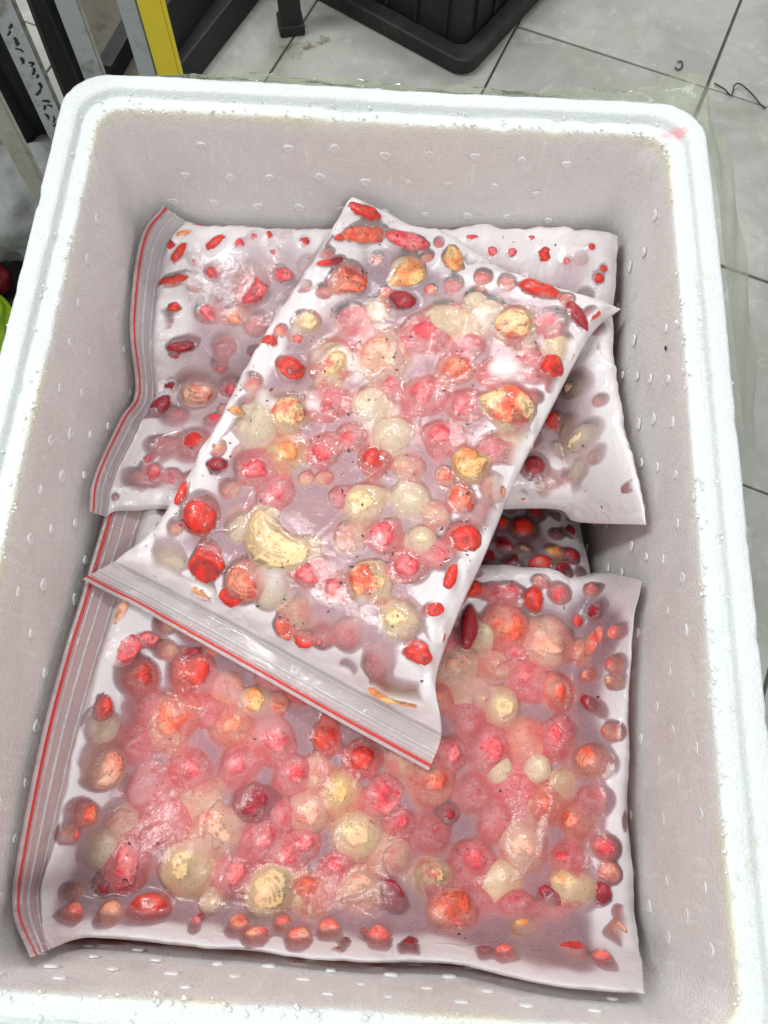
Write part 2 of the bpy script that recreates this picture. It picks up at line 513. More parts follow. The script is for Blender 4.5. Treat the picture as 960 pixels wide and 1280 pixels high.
# profile: (outset from the inner rim line, z, corner radius, inner?)
prof = [(-.075, .002, .03, 0), (.004, .0, .03, 0), (.012, .010, .031, 0), (.018, .12, .031, 0), (.0235, .24, .032, 0), (.026, H - .020, .032, 0),
        (.0275, H - .010, .033, 0), (.0275, H - .002, .033, 0), (.0265, H + .0012, .032, 0), (.0245, H + .0022, .031, 0),
        (.018, H + .0024, .028, 0), (.0150, H + .0020, .027, 0), (.0138, H + .0008, .026, 0), (.0132, H - .0022, .026, 0), (.0125, H - .0042, .025, 0), (.0115, H - .0042, .025, 0), (.0105, H - .0033, .025, 0),
        (.008, H - .0032, .023, 0), (.003, H - .0030, .020, 0), (.0012, H - .0032, .019, 0), (.0, H - .0048, .018, .5), (-.0006, H - .008, .018, 1)]
zz = np.linspace(H - .014, .075, 34)
for z in zz:
    prof.append((-.0008 - (H - z) * .035, z, .019 + (H - z) * .03, 1))
prof += [(-.012, .062, .03, 1), (-.016, .052, .03, 1), (-.024, .046, .03, 1), (-.05, .045, .03, 1), (-.12, .045, .03, 1), (-.19, .045, .005, 1)]
rings = []
inner = []
for (o_, z, r, inn) in prof:
    R_ = rrect(W2 + o_, L2 + o_, min(r, W2 + o_ - .001))
    rings.append(np.c_[R_, np.full(len(R_), z)]); inner.append(np.full(len(R_), inn))
nr = len(rings[0]); V = np.vstack(rings); inner = np.concatenate(inner)
# uneven moulded, knocked edges
edge = (V[:, 2] > H - .03)
tint = np.concatenate([np.full(nr, 1.0 if q_[1] > H - .0125 and q_[1] < H - .0028 and q_[0] <= .0012 else 0.0) for q_ in prof])
n_ = vnoise(V, 55, 1, 3) - .5; n2_ = vnoise(V, 220, 2, 2) - .5; nw = vnoise(V, 6, 3, 2) - .5
V[:, 2] += np.where(edge, n_ * .0012 + n2_ * .0008 + nw * .003, 0)
ctr = V[:, :2] / np.maximum(np.linalg.norm(V[:, :2], axis=1, keepdims=True), 1e-6)
V[:, :2] += ctr * (np.where(edge, n2_ * .0012 + nw * .002, nw * .004))[:, None]
bite = sstep(.66, .8, vnoise(V, 90, 5, 2)) * edge
V[:, 2] -= bite * .0018
# warm wavy walls (bowed by use)
V[:, 0] += np.where(inner > 0, np.sign(V[:, 0]) * .004 * np.cos(V[:, 1] / L2 * 1.4) * (H - V[:, 2]) / H, 0)
idx = np.arange(nr); F_ = []
for k in range(len(prof) - 1):
    a = k * nr + idx; b = k * nr + (idx + 1) % nr
    F_.append(np.stack([a, b, b + nr, a + nr], 1))
F_ = np.vstack(F_)
box = empty('foam_box', (0, 0, 0), 'large white polystyrene foam box holding bags of frozen strawberries', 'foam box')
shell = mesh_np('box_shell', V, F_, M['foam'], box)
attr(shell, 'inner', inner)
attr(shell, 'rimtint', tint)


def near_line(P, pts, rad):
    d = np.full(len(P), 9.)
    for a, b in zip(pts[:-1], pts[1:]):
        a = np.array(a[:2]); b = np.array(b[:2]); ab = b - a
        t = np.clip(((P[:, :2] - a) @ ab) / max(ab @ ab, 1e-9), 0, 1)[:, None]
        d = np.minimum(d, np.linalg.norm(P[:, :2] - a - ab * t, axis=1))
    return 1 - sstep(rad * .4, rad, d)


top = (V[:, 2] > H - .012).astype(float)
brown = near_line(V, [unp(878, 345, H), unp(884, 400, H), unp(888, 505, H)], .006) * top
brown = np.maximum(brown, near_line(V, [unp(935, 1010, H), unp(945, 1100, H)], .006) * top)
brown = np.maximum(brown, near_line(V, [unp(828, 180, H - .01), unp(822, 225, H - .03)], .010) * .9)
attr(shell, 'brown', brown)
attr(shell, 'pink', near_line(V, [unp(838, 163, H), unp(850, 166, H)], .005) * top)

# round moulding marks inside, in staggered rows
mv, mf = [], []


def wall_pt(side, s, z):
    off = .0008 + (H - z) * .035
    bow = .004 * (H - z) / H
    if side == 0: return np.array([-(W2 - off) - bow * math.cos(s / L2 * 1.4), s, z]), np.array([1, 0, 0.]), np.array([0, 1, 0.])
    if side == 1: return np.array([(W2 - off) + bow * math.cos(s / L2 * 1.4), s, z]), np.array([-1, 0, 0.]), np.array([0, 1, 0.])
    if side == 2: return np.array([s, L2 - off, z]), np.array([0, -1, 0.]), np.array([1, 0, 0.])
    return np.array([s, -(L2 - off), z]), np.array([0, 1, 0.]), np.array([1, 0, 0.])


for side in range(4):
    half = (L2 if side < 2 else W2) - .03
    for row in range(8):
        z = H - .030 - row * .030
        s = -half + (.018 if row % 2 else 0)
        while s < half:
            if random.random() < .80:
                ss_ = s + random.uniform(-.003, .003); z_ = z + random.uniform(-.003, .003)
                p, n, t = wall_pt(side, ss_, z_)
                R_ = random.uniform(.0027, .0042); up = np.array([0, 0, 1.])
                b0 = len(mv); K = 12
                hgt = random.uniform(.5, 1.0)
                for (rr, hh) in ((1.15, -.0008), (.98, .0002 * hgt), (.76, .0006 * hgt), (.5, .0000)):
                    for q in range(K):
                        a = 2 * math.pi * q / K
                        w_ = 1 + .12 * math.sin(3 * a + row + s * 90)
                        mv.append(p + n * (hh + .0006) + (t * math.cos(a) + up * math.sin(a)) * R_ * rr * w_)
                mv.append(p + n * (.0007))
                for lv in range(3):
                    for q in range(K):
                        a1 = b0 + lv * K + q; a2 = b0 + lv * K + (q + 1) % K
                        mf.append((a1, a2, a2 + K, a1 + K))
                for q in range(0, K, 2):
                    mf.append((b0 + 3 * K + q, b0 + 3 * K + (q + 1) % K, b0 + 3 * K + (q + 2) % K, b0 + 4 * K))
            s += .034
mk = mesh_np('moulding_marks', mv, mf, M['mark'], box)
tag(mk, kind='stuff')

# crumbs of foam along the rim edges
cv, cf = [], []
ico = bmesh.new(); bmesh.ops.create_icosphere(ico, subdivisions=1, radius=1)
iv = np.array([v.co[:] for v in ico.verts]); if_ = np.array([[v.index for v in f.verts] for f in ico.faces]); ico.free()
cvs, cfs, k0 = [], [], 0
ringp = [rrect(W2 + .0005, L2 + .0005, .021), rrect(W2 + .013, L2 + .013, .033), rrect(W2 + .026, L2 + .026, .046)]
for _ in range(620):
    rp = ringp[random.choice([0, 0, 0, 1, 2])]
    q = rp[random.randrange(len(rp))] + rng.normal(0, .0018, 2)
    if vnoise(np.array([[q[0], q[1], 0]]), 18, 4)[0] < .45: continue
    r = random.uniform(.0005, .0013)
    cvs.append(iv * r * rng.uniform(.7, 1.3, 3) + np.array([q[0], q[1], H - .0028 + random.uniform(0, .001)])); cfs.append(if_ + k0); k0 += len(iv)
cr = mesh_np('foam_crumbs', np.vstack(cvs), np.vstack(cfs), M['crumb'], box)
tag(cr, kind='stuff')

# yellowish wrap film round the outside: sticks up along the far edge, flaps out at the far right corner
inn = [(195, 103, H - .012), (262, 99, H - .004), (380, 106, H - .004), (500, 113, H - .004), (640, 122, H - .004), (780, 132, H - .004), (842, 145, H - .004),
       (880, 175, H - .006), (897, 240, H - .008), (905, 320, H - .01), (918, 430, H - .012), (932, 560, H - .016)]
out = [(190, 98, H - .02), (262, 93, H + .002), (378, 97, H + .004), (500, 108, H + .001), (640, 114, H + .001), (770, 112, H + .003), (822, 100, H + .008),
       (882, 101, H + .004), (892, 150, H - .02), (916, 215, H - .05), (931, 320, H - .08), (943, 430, H - .10), (946, 560, H - .12)]
out.pop(0); out.insert(0, (186, 100, H - .02)); out = out[:8] + out[8:]
I3 = spline([unp(*p) for p in inn], 160); O3 = spline([unp(*p) for p in out], 160)
g = []
for k in range(160):
    for j in range(9):
        t = j / 8
        p = I3[k] * (1 - t) + O3[k] * t
        p = p + np.array([0, 0, .004 * math.sin(k * .35 + j) * t + .003 * math.sin(k * .9) * t * (1 - t)])
        g.append(p)
wf = mesh_np('wrap_film', g, grid_faces(160, 9), M['wrap'], box)
tag(wf, 'loose yellowish clear film around the far rim')

# ------------------------------------------------------------------ strawberries: templates of unit radius, seen from above
def sphere_grid(nu=30, nv=20):
    th = np.linspace(0, math.pi, nv); ph = np.linspace(0, 2 * math.pi, nu, endpoint=False)
    V = [(0, 0, 1.)]
    for t in th[1:-1]:
        for p in ph: V.append((math.sin(t) * math.cos(p), math.sin(t) * math.sin(p), math.cos(t)))
    V.append((0, 0, -1.))
    Fq = []
    for k in range(nv - 3):
        for q in range(nu):
            a = 1 + k * nu + q; b = 1 + k * nu + (q + 1) % nu
            Fq.append((a, a + nu, b + nu, b))
    Ft = [(0, 1 + q, 1 + (q + 1) % nu) for q in range(nu)]
    l = len(V) - 1
    Ft += [(l, 1 + (nv - 3) * nu + (q + 1) % nu, 1 + (nv - 3) * nu + q) for q in range(nu)]
    return np.array(V), Fq, Ft


SV, SFq, SFt = sphere_grid()
STRI = np.array([f for q in SFq for f in ((q[0], q[1], q[2]), (q[0], q[2], q[3]))] + [tuple(f) for f in SFt])


def make_tpl(name, fn):
    V = fn(SV.copy())
    me = bpy.data.meshes.new(name)
    me.from_pydata(V.tolist(), [], [tuple(f) for f in SFq] + [tuple(f) for f in SFt])
    for p in me.polygons: p.use_smooth = True
    me.update()
    return me


def jit(V, s, amp, sc_=2.2):
    return V * (1 + amp * (vnoise(V + 5, sc_, s, 2) - .5))[:, None]


def puff(V, p=2.7):
    r = np.hypot(V[:, 0], V[:, 1]); n = (r ** p + np.abs(V[:, 2]) ** p) ** (1 / p)
    return V / n[:, None]


def t_round(s):
    def f(V):
        V = jit(puff(V, 2.6), s, .18, 1.4); return V * np.array([1, .95, .92])
    return f


def t_cone_up(s):
    def f(V):                                # tip towards the viewer
        V = puff(V, 2.6)
        r = np.hypot(V[:, 0], V[:, 1]); z = V[:, 2]
        k = 1 - .16 * sstep(-.2, 1, z)
        V[:, 0] *= k; V[:, 1] *= k; V[:, 2] = np.where(z > 0, z * 1.12, z * .8)
        return jit(V, s, .16, 1.6)
    return f


def t_cone_side(s):
    def f(V):                                # lying on its side, tip along +x
        V = puff(V, 2.5)
        x = V[:, 0]; k = 1 - .34 * sstep(-.1, 1, x)
        V[:, 1] *= k; V[:, 2] *= (.4 + .6 * k); V[:, 0] = x * 1.15
        V[:, 0] += np.where(x < -.7, .18 * (1 - (V[:, 1] ** 2 + V[:, 2] ** 2)), 0)
        return jit(V, s, .16, 1.6)
    return f


def t_double(s):
    def f(V):
        V = puff(V, 2.6); y = V[:, 1]
        V[:, 0] *= 1 - .35 * np.exp(-(y / .22) ** 2) * (V[:, 0] > 0); V[:, 2] *= 1 - .22 * np.exp(-(y / .25) ** 2)
        V[:, 1] *= 1.22
        return jit(V, s, .25, 1.8)
    return f


def t_kidney(s):
    def f(V):                                # bent round into a crescent with two lobes
        x, y, z = V[:, 0].copy(), V[:, 1].copy(), V[:, 2].copy()
        a = x * 1.85
        R0 = .66
        rad = R0 + y * .52
        V[:, 0] = np.sin(a) * rad; V[:, 1] = -np.cos(a) * rad + .15; V[:, 2] = np.sign(z) * np.abs(z) ** .6 * .60
        return jit(V, s, .16, 2)
    return f


def t_chunk(s):
    def f(V):                                # torn piece, flattish top, ragged edge
        r = np.random.default_rng(s + 100)
        for _ in range(7):
            n = r.normal(size=3); n[2] *= .5; n /= np.linalg.norm(n); d = r.uniform(.45, .85)
            h = V @ n - d
            V -= np.where(h > 0, h, 0)[:, None] * n * .9
        V[:, 2] *= .62
        return jit(V, s, .34, 2.0)
    return f


def t_long(s):
    def f(V):
        V[:, 0] *= 1.45; V[:, 1] *= .55; V[:, 2] *= .55
        return jit(V, s, .36, 1.8)
    return f


TPL = {'round': [make_tpl('strawberry_round', t_round(k)) for k in (1, 2, 3)],
       'up': [make_tpl('strawberry_tip_up', t_cone_up(k)) for k in (4, 5, 6)],
       'side': [make_tpl('strawberry_on_side', t_cone_side(k)) for k in (7, 8, 9)],
       'double': [make_tpl('strawberry_double', t_double(k)) for k in (10, 11)],
       'kidney': [make_tpl('strawberry_kidney', t_kidney(12))],
       'chunk': [make_tpl('strawberry_piece', t_chunk(k)) for k in (13, 14, 15, 16)],
       'long': [make_tpl('strawberry_sliver', t_long(k)) for k in (17, 18, 19)]}
TPN = {id(m): (np.array([v.co[:] for v in m.vertices]), [tuple(p.vertices) for p in m.polygons]) for L in TPL.values() for m in L}
TV = {}                                       # (mesh, colour) -> mesh copy with that colour


def tpl_col(me, c):
    k = (me.name, c)
    if k not in TV:
        m = me.copy(); m.materials.clear(); m.materials.append(B[c]); TV[k] = m
    return TV[k]


# px, py, radius px, colour, contact 0-2, shape ('' = any whole berry; h chunk, l sliver, k kidney, b double), angle in the picture
LIST = {
'C': """338,425,10,r,2,h;360,462,20,r,2,h;412,450,32,m,1,;408,502,30,p,0,;360,514,27,m,2,;315,522,30,w,0,;296,511,10,o,2,h;358,562,27,o,1,;318,580,27,p,1,;345,610,26,p,0,;405,562,25,p,1,
397,606,26,p,2,;270,583,13,d,2,h;227,612,13,r,2,l,70;250,640,24,r,2,;360,660,46,y,2,k,-35;300,652,22,w,0,;260,698,26,r,2,h,60;308,721,27,c,2,;390,717,29,p,1,h,40;248,746,16,o,2,h;283,775,17,r,2,h;
355,782,22,c,2,h,-30;374,762,24,h,0,;377,827,15,r,2,h;407,786,20,p,0,;232,774,12,p,2,l,-30;210,757,12,p,2,l,-30;205,692,24,w,0,;178,728,8,d,2,l,-30;480,443,37,h,1,;468,503,26,w,0,;535,415,32,p,0,;588,428,22,p,0,;
570,460,27,c,1,;625,466,26,p,0,;532,495,30,p,1,;585,505,26,p,1,;636,506,30,m,2,;493,540,30,w,0,;555,548,27,p,1,;468,576,22,r,1,;590,578,22,o,2,;617,558,21,p,0,;458,625,28,y,1,;515,622,28,w,0,;
512,582,20,h,0,;622,612,18,h,1,;577,622,18,c,1,;587,632,5,r,2,;584,672,24,r,2,;482,668,22,p,1,;528,672,19,w,0,;440,670,25,h,0,;512,705,24,p,1,;463,727,29,m,2,side,-60;563,722,13,r,2,l,70;
500,772,27,y,1,;543,763,14,r,2,h;552,800,13,r,2,h;525,812,20,r,2,h;500,874,27,o,2,long;440,785,22,p,0,;477,820,22,p,0,;455,262,15,r,2,l,-20;458,293,20,c,2,l,5;430,296,9,r,2,l,20;510,300,20,p,2,l,-15;
431,347,27,c,2,h;408,329,9,r,2,l,20;508,336,19,o,2,;502,380,18,d,2,h;563,323,18,o,2,h;560,395,30,y,0,;382,400,16,y,1,;645,405,30,m,2,;675,361,20,r,2,l,-20;722,395,15,d,2,l,-60;757,412,12,r,2,h;
684,456,20,r,2,h,80;664,452,27,p,0,;713,440,18,y,1,;655,548,20,y,0,;610,390,24,w,0,;440,400,26,p,0,;470,385,18,w,0,;690,400,20,p,0,;618,660,16,p,0,;425,735,22,p,0,;330,640,20,w,0,;
700,480,14,r,1,l,60;640,560,18,c,0,;330,500,16,w,0,;545,640,18,h,0,;550,690,20,p,0,;490,480,16,p,0,;430,620,18,p,0,;440,545,22,p,0,;340,735,24,w,0,;420,325,10,d,1,l,30;400,300,8,d,1,l,60;596,370,14,w,0,""",
'A': """131,816,22,p,2,h,60;170,800,17,p,2,l,10;133,770,12,h,1,l,80;167,845,24,r,1,;131,884,15,r,2,h;213,900,34,c,1,;240,842,28,r,1,;282,860,22,c,0,;288,906,31,c,1,;316,877,18,o,1,;105,952,27,h,2,;
230,964,31,p,0,;338,926,29,p,1,;158,928,30,p,0,;183,985,30,p,0,;297,962,28,p,0,;101,1015,15,c,2,;147,1030,30,h,0,;205,1027,31,p,0,;318,1004,24,d,1,;268,1042,31,h,1,side,-100;230,1088,29,y,1,side,-90;
155,1080,29,p,1,;290,1097,23,p,1,;190,1136,27,r,2,h;263,1130,14,w,0,;243,1158,9,p,2,h;297,1161,15,c,2,h;345,1064,32,p,1,b,60;378,1056,20,p,1,;336,1118,27,y,2,;364,968,22,p,1,;402,922,28,r,1,h;452,948,24,r,1,;
386,1012,26,h,1,side,80;425,991,28,o,1,;480,1000,30,p,1,h,80;445,1046,28,y,1,;484,1072,27,h,0,;535,975,28,c,1,;585,990,28,p,0,;533,1040,30,p,0,;418,1092,22,p,1,;450,1117,26,h,1,;488,1128,24,d,1,h,30;
388,1127,26,m,1,side,-90;535,1105,28,m,1,;588,1086,30,p,1,;566,1158,30,c,2,side,-60;512,1187,14,d,2,h;430,1180,7,d,2,h;420,1191,6,d,2,h;632,780,30,c,1,;687,797,31,h,1,;586,782,20,d,2,l,80;625,738,24,p,1,l,0;
592,738,12,r,2,h;665,748,16,r,2,h;758,758,17,d,2,h;735,813,21,c,1,;722,776,7,r,2,;617,828,20,h,0,;573,846,34,h,1,b,20;625,880,24,y,1,;662,850,27,p,0,;700,865,25,c,1,;751,886,17,d,2,l,-55;582,892,25,p,0,;
548,872,22,c,0,;605,932,31,p,1,;658,925,28,c,0,;706,925,26,p,1,;752,952,22,c,2,;770,855,12,h,2,h;645,985,28,p,0,;690,1005,27,m,1,;718,978,18,y,0,;735,1026,26,c,1,;618,1030,26,p,0,;660,1062,30,h,1,;
722,1078,22,p,1,;630,1112,27,y,0,;727,1120,26,m,1,;757,1118,12,d,2,h;690,1131,18,d,2,h;663,1182,22,o,2,;722,1200,15,r,2,;605,1198,13,d,2,h;655,1148,25,p,0,;700,1163,24,p,0,;777,1176,15,h,1,;558,940,20,p,1,;
250,1000,26,h,0,;120,1060,22,w,0,;110,900,18,w,0,;180,880,24,p,0,;260,890,20,p,0,;500,1030,20,p,0,;395,965,22,h,0,;350,1020,22,p,0,;310,1050,22,p,0,;600,870,15,h,0,;750,1000,18,p,0,;760,1060,14,p,1,;
500,950,20,h,0,;470,900,24,c,0,;510,900,22,p,0,;430,880,24,c,0,;380,860,24,p,0,;340,840,22,p,0,;625,960,16,w,0,;675,960,16,w,0,;560,1020,15,d,1,h;455,1168,5,r,2,;545,1110,20,p,0,;700,740,14,p,0,;
128,1110,16,d,1,h;165,1040,20,p,0,;600,1140,22,p,0,;235,820,18,d,1,h;345,880,14,c,0,;785,1030,9,r,1,l,80;250,1150,6,d,2,h;560,800,20,p,0,;645,820,18,p,0,;605,790,18,w,0,""",
'B': """224,316,11,r,2,l,60;217,349,16,r,2,l,20;230,292,7,o,2,l,10;268,304,11,r,2,l,30;206,302,11,r,2,l,65;264,336,12,p,1,h;318,346,31,p,2,h;352,347,15,p,2,h;258,382,21,p,1,h;296,392,20,c,1,h,60;
218,384,8,r,2,h;230,426,16,d,2,l,15;216,436,7,r,2,h;245,480,26,h,2,;289,476,16,p,1,;207,467,8,d,2,h;191,510,19,d,2,l,60;240,556,28,r,1,;268,523,14,p,1,;320,433,12,d,1,h;271,447,13,p,1,h;172,602,18,p,0,;
616,308,8,p,1,;642,310,7,p,1,;683,309,5,r,2,;677,322,10,r,2,h;709,326,5,p,1,;740,307,5,r,2,;755,333,5,r,2,;748,347,7,r,2,;728,476,21,w,1,;717,527,18,o,1,;745,537,24,w,1,;668,580,18,d,1,;738,577,16,w,0,;
735,608,18,p,0,;770,615,25,p,1,;770,633,7,r,2,;727,646,7,r,2,;690,530,18,r,2,h,60;712,600,16,p,0,;690,600,16,h,0,;200,560,20,p,0,;215,520,20,p,0,;280,420,18,p,0,;340,310,12,p,0,h;300,300,8,p,1,h;
250,270,6,r,2,l,10;380,300,8,r,1,h;337,295,5,r,1,h;290,540,18,p,0,;310,500,18,p,0,;320,400,18,p,0,;700,560,14,y,0,;705,470,16,w,0,;188,590,14,p,1,;590,296,6,p,1,l,0;665,297,5,p,1,h;210,600,16,p,0,;760,560,14,h,0,;
185,480,8,r,1,l,70;182,575,8,p,1,l,60;655,640,6,r,1,h""",
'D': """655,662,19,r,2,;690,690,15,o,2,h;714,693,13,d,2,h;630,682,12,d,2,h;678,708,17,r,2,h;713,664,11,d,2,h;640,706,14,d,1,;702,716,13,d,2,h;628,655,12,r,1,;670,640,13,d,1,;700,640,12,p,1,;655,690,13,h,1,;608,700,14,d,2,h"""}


def parse(s):
    out = []
    for e in s.replace('\n', '').split(';'):
        e = e.strip()
        if not e: continue
        q = [x.strip() for x in e.split(',')]
        sh = q[5] if len(q) > 5 else ''
        if sh == 'long': sh = 'l'
        an = float(q[6]) if len(q) > 6 else None
        out.append((float(q[0]), float(q[1]), float(q[2]), q[3], int(q[4]), sh, an))
    return out


# ------------------------------------------------------------------ bags
BAGN = {'A': 'front bag', 'B': 'rear bag', 'C': 'top bag', 'D': 'lower bag'}
TOPS = []                                     # earlier bags' top surfaces, for whatever lies on them


def floor_under(XY, default):
    """height of the bags already lying under these points"""
    out = np.full(len(XY), default)
    for (ox, oy, cell, G) in TOPS:
        i = np.floor((XY[:, 0] - ox) / cell).astype(int); j = np.floor((XY[:, 1] - oy) / cell).astype(int)
        ok = (i >= 0) & (j >= 0) & (i < G.shape[0]) & (j < G.shape[1])
        out[ok] = np.maximum(out[ok], G[i[ok], j[ok]])
    return out


def register_top(P):
    cell = .002
    ox, oy = P[:, 0].min() - .004, P[:, 1].min() - .004
    nx = int((P[:, 0].max() - ox) / cell) + 4; ny = int((P[:, 1].max() - oy) / cell) + 4
    G = np.full((nx, ny), -1.0)
    i = ((P[:, 0] - ox) / cell).astype(int); j = ((P[:, 1] - oy) / cell).astype(int)
    np.maximum.at(G, (i, j), P[:, 2])
    for _ in range(2):                        # grow a little so what lies on top clears the edge
        g = np.pad(G, 1, constant_values=-1)
        G = np.maximum.reduce([g[1:-1, 1:-1], g[:-2, 1:-1], g[2:, 1:-1], g[1:-1, :-2], g[1:-1, 2:]])
    TOPS.append((ox, oy, cell, G))


def blur(A, n=1):
    for _ in range(n):
        p = np.pad(A, 1, mode='edge')
        A = (p[1:-1, 1:-1] * 2 + p[:-2, 1:-1] + p[2:, 1:-1] + p[1:-1, :-2] + p[1:-1, 2:]) / 6
    return A


def ribbon(name, path, width_dir, w, h, mat, parent):
    """low raised strip along a path (trapezium section)"""
    n = len(path); V = []
    up = np.array([0, 0, 1.])
    for k in range(n):
        d = width_dir[k] / max(np.linalg.norm(width_dir[k]), 1e-9)
        for (a, b) in ((-.5, 0), (-.36, 1), (.36, 1), (.5, 0)):
            V.append(path[k] + d * a * w + up * b * h)
    return mesh_np(name, V, grid_faces(n, 4, flip=True), mat, parent, True)


BERRIES = []


def clear_wall(pts):
    """lift points of a bag's edge until they clear the sloping inner walls"""
    out = []
    for (px, py, z) in pts:
        for _ in range(60):
            q = unp(px, py, z); off = .0008 + (H - z) * .035 + .004 * (H - z) / H + .0045
            if abs(q[0]) < W2 - off and abs(q[1]) < L2 - off: break
            z += .003
        out.append((px, py, z))
    return out




def build_bag(key, left, right, bottom, top_, T, T2, u0, label, order_mm=1.15, edgeice=.86, wr=1.0):
    """left = zip edge (v 0..1), right (v 0..1), bottom/top (u 0..1); points are (px, py, z)"""
    left, right, bottom, top_ = map(clear_wall, (left, right, bottom, top_))
    E = {k: [unp(*p) for p in e] for k, e in dict(l=left, r=right, b=bottom, t=top_).items()}
    lu = np.linalg.norm(np.array(E['b'][-1]) - E['b'][0]) * .5 + np.linalg.norm(np.array(E['t'][-1]) - E['t'][0]) * .5
    lv = np.linalg.norm(np.array(E['l'][-1]) - E['l'][0])
    nu = int(lu / order_mm * 1000); nv = int(lv / order_mm * 1000)
    Lc, Rc = spline(E['l'], nv), spline(E['r'], nv); Bc, Tc = spline(E['b'], nu), spline(E['t'], nu)
    u = np.linspace(0, 1, nu)[:, None, None]; v = np.linspace(0, 1, nv)[None, :, None]
    P = (1 - v) * Bc[:, None] + v * Tc[:, None] + (1 - u) * Lc[None] + u * Rc[None] \
        - ((1 - u) * (1 - v) * Bc[0] + u * (1 - v) * Bc[-1] + (1 - u) * v * Tc[0] + u * v * Tc[-1])
    U, Vv = u[..., 0] * np.ones((1, nv)), v[..., 0] * np.ones((nu, 1))
    XY = P[..., :2].reshape(-1, 2)
    base = P[..., 2].copy()
    under = floor_under(XY, .048).reshape(nu, nv)
    under = blur(under, 6) if TOPS else under
    s = np.clip((U - u0) / (1 - u0), 0, 1)
    # the fill edge wanders a little along every side
    wob = lambda sd, q: 1 + .0 * q
    def side(t, p, q): return np.clip(1 - np.abs(2 * t - 1) ** p, 0, 1) ** q
    n_e = (vnoise(XY, 38, 3, 2).reshape(nu, nv) - .5)
    pr = side(np.clip(s + n_e * .012, 0, 1), 10, .55) * side(np.clip(Vv + n_e * .015, 0, 1), 9, .55)
    pr *= (s > 0)
    lump = vnoise(XY, 16, 5, 2).reshape(nu, nv) - .5
    F0 = base + T * pr * (1 + .22 * lump)
    bot = base - T2 * pr
    bot = np.maximum(bot, under + .0008)
    F0 = np.maximum(F0, bot + .0008 + .55 * T * pr)
    # creases: fine ridges running in from the seams and across the corners
    d_edge = np.minimum(np.minimum(s * lu, (1 - s) * lu), np.minimum(Vv, 1 - Vv) * lv)
    nrm = np.exp(-d_edge / .016) * (pr > 0)
    ang = np.where(np.minimum(s, 1 - s) * lu < np.minimum(Vv, 1 - Vv) * lv, 0, 1)
    q1 = np.stack([np.where(ang == 0, XY[:, 0].reshape(nu, nv) * 22, XY[:, 0].reshape(nu, nv) * 130), np.where(ang == 0, XY[:, 1].reshape(nu, nv) * 130, XY[:, 1].reshape(nu, nv) * 22)], -1).reshape(-1, 2)
    rid = 1 - np.abs(2 * vnoise(q1, 1.0, 9, 2).reshape(nu, nv) - 1)
    F0 += wr * nrm * (rid ** 2 - .4) * .0062
    F0 += (s <= 0) * .0030 * (vnoise(XY, 30, 31, 2).reshape(nu, nv) - .5)
    # a few long soft folds over the face
    th = {'A': .3, 'B': 1.2, 'C': 2.4, 'D': .8}[key]
    q2 = np.stack([XY[:, 0] * math.cos(th) + XY[:, 1] * math.sin(th), (-XY[:, 0] * math.sin(th) + XY[:, 1] * math.cos(th)) * .22], 1)
    fold = vnoise(q2, 75, 12, 2).reshape(nu, nv)
    F0 += wr * .0016 * sstep(.70, .90, fold) * sstep(0, .3, pr)
    kd = KDTree(nu * nv // 9 + 1)
    sub = [(a, b) for a in range(0, nu, 3) for b in range(0, nv, 3)]
    kd = KDTree(len(sub))
    for k, (a, b) in enumerate(sub): kd.insert((P[a, b, 0], P[a, b, 1], 0), k)
    kd.balance()
    # place the fruit
    bagc = P[nu // 2, nv // 2]
    zt = float(np.median(F0[pr > .8]))
    bv, bf, nb = [], [], 0
    for (px, py, rp, col, q, sh, an) in parse(LIST[key]):
        z = zt
        for _ in range(3):
            w_ = unp(px, py, z); k = kd.find((w_[0], w_[1], 0))[1]; a, b = sub[k]; z = float(F0[a, b])
        dist = np.linalg.norm(w_ - CAM); r = rp / F * dist * (1.1 if sh in ('h', 'l') else 1.2)
        if sh == 'h': me = random.choice(TPL['chunk'])
        elif sh == 'l': me = random.choice(TPL['long'])
        elif sh == 'k': me = TPL['kidney'][0]
        elif sh == 'b': me = random.choice(TPL['double'])
        elif sh == 'side': me = random.choice(TPL['side'])
        else: me = random.choice(TPL['round'] + TPL['up'] + TPL['side'][:2])
        kind = {'h': 'piece', 'l': 'sliver', 'k': 'kidney', 'b': 'double'}.get(sh, 'whole')
        yaw = math.radians(an) + EUL[2] if an is not None else random.uniform(0, 6.28)
        tx, ty = (0, 0) if kind == 'kidney' else (random.gauss(0, .12), random.gauss(0, .12)) if kind != 'whole' else (random.gauss(0, .16), random.gauss(0, .16))
        Rm = Matrix.Rotation(yaw, 3, 'Z') @ Matrix.Rotation(tx, 3, 'X') @ Matrix.Rotation(ty, 3, 'Y')
        kq = max(1, int(.6 * r * 1000 / order_mm))
        loc_thick = float(min((F0 - bot)[min(nu - 1, max(0, a + i_ * kq)), min(nv - 1, max(0, b + j_ * kq))] for i_, j_ in ((0, 0), (1, 0), (-1, 0), (0, 1), (0, -1))))
        loc_thick = max(loc_thick, .3 * float(F0[a, b] - bot[a, b]))
        sx = r * random.uniform(.95, 1.06); sy = r * random.uniform(.92, 1.04); sz = r * random.uniform(.9, 1.05)
        if kind == 'sliver': sx *= .9; sy *= 1.0
        de = float(d_edge[a, b]); need = r * (1.12 if kind != 'sliver' else .7) + .002
        if key == 'D': need = .002
        if s[a, b] <= 0:                      # nothing lies in the flat zip strip
            a = int(np.argmax(s[:, b] * lu > need)); de = need + 1; w_ = np.array([P[a, b, 0], P[a, b, 1], 0]); z = float(F0[a, b])
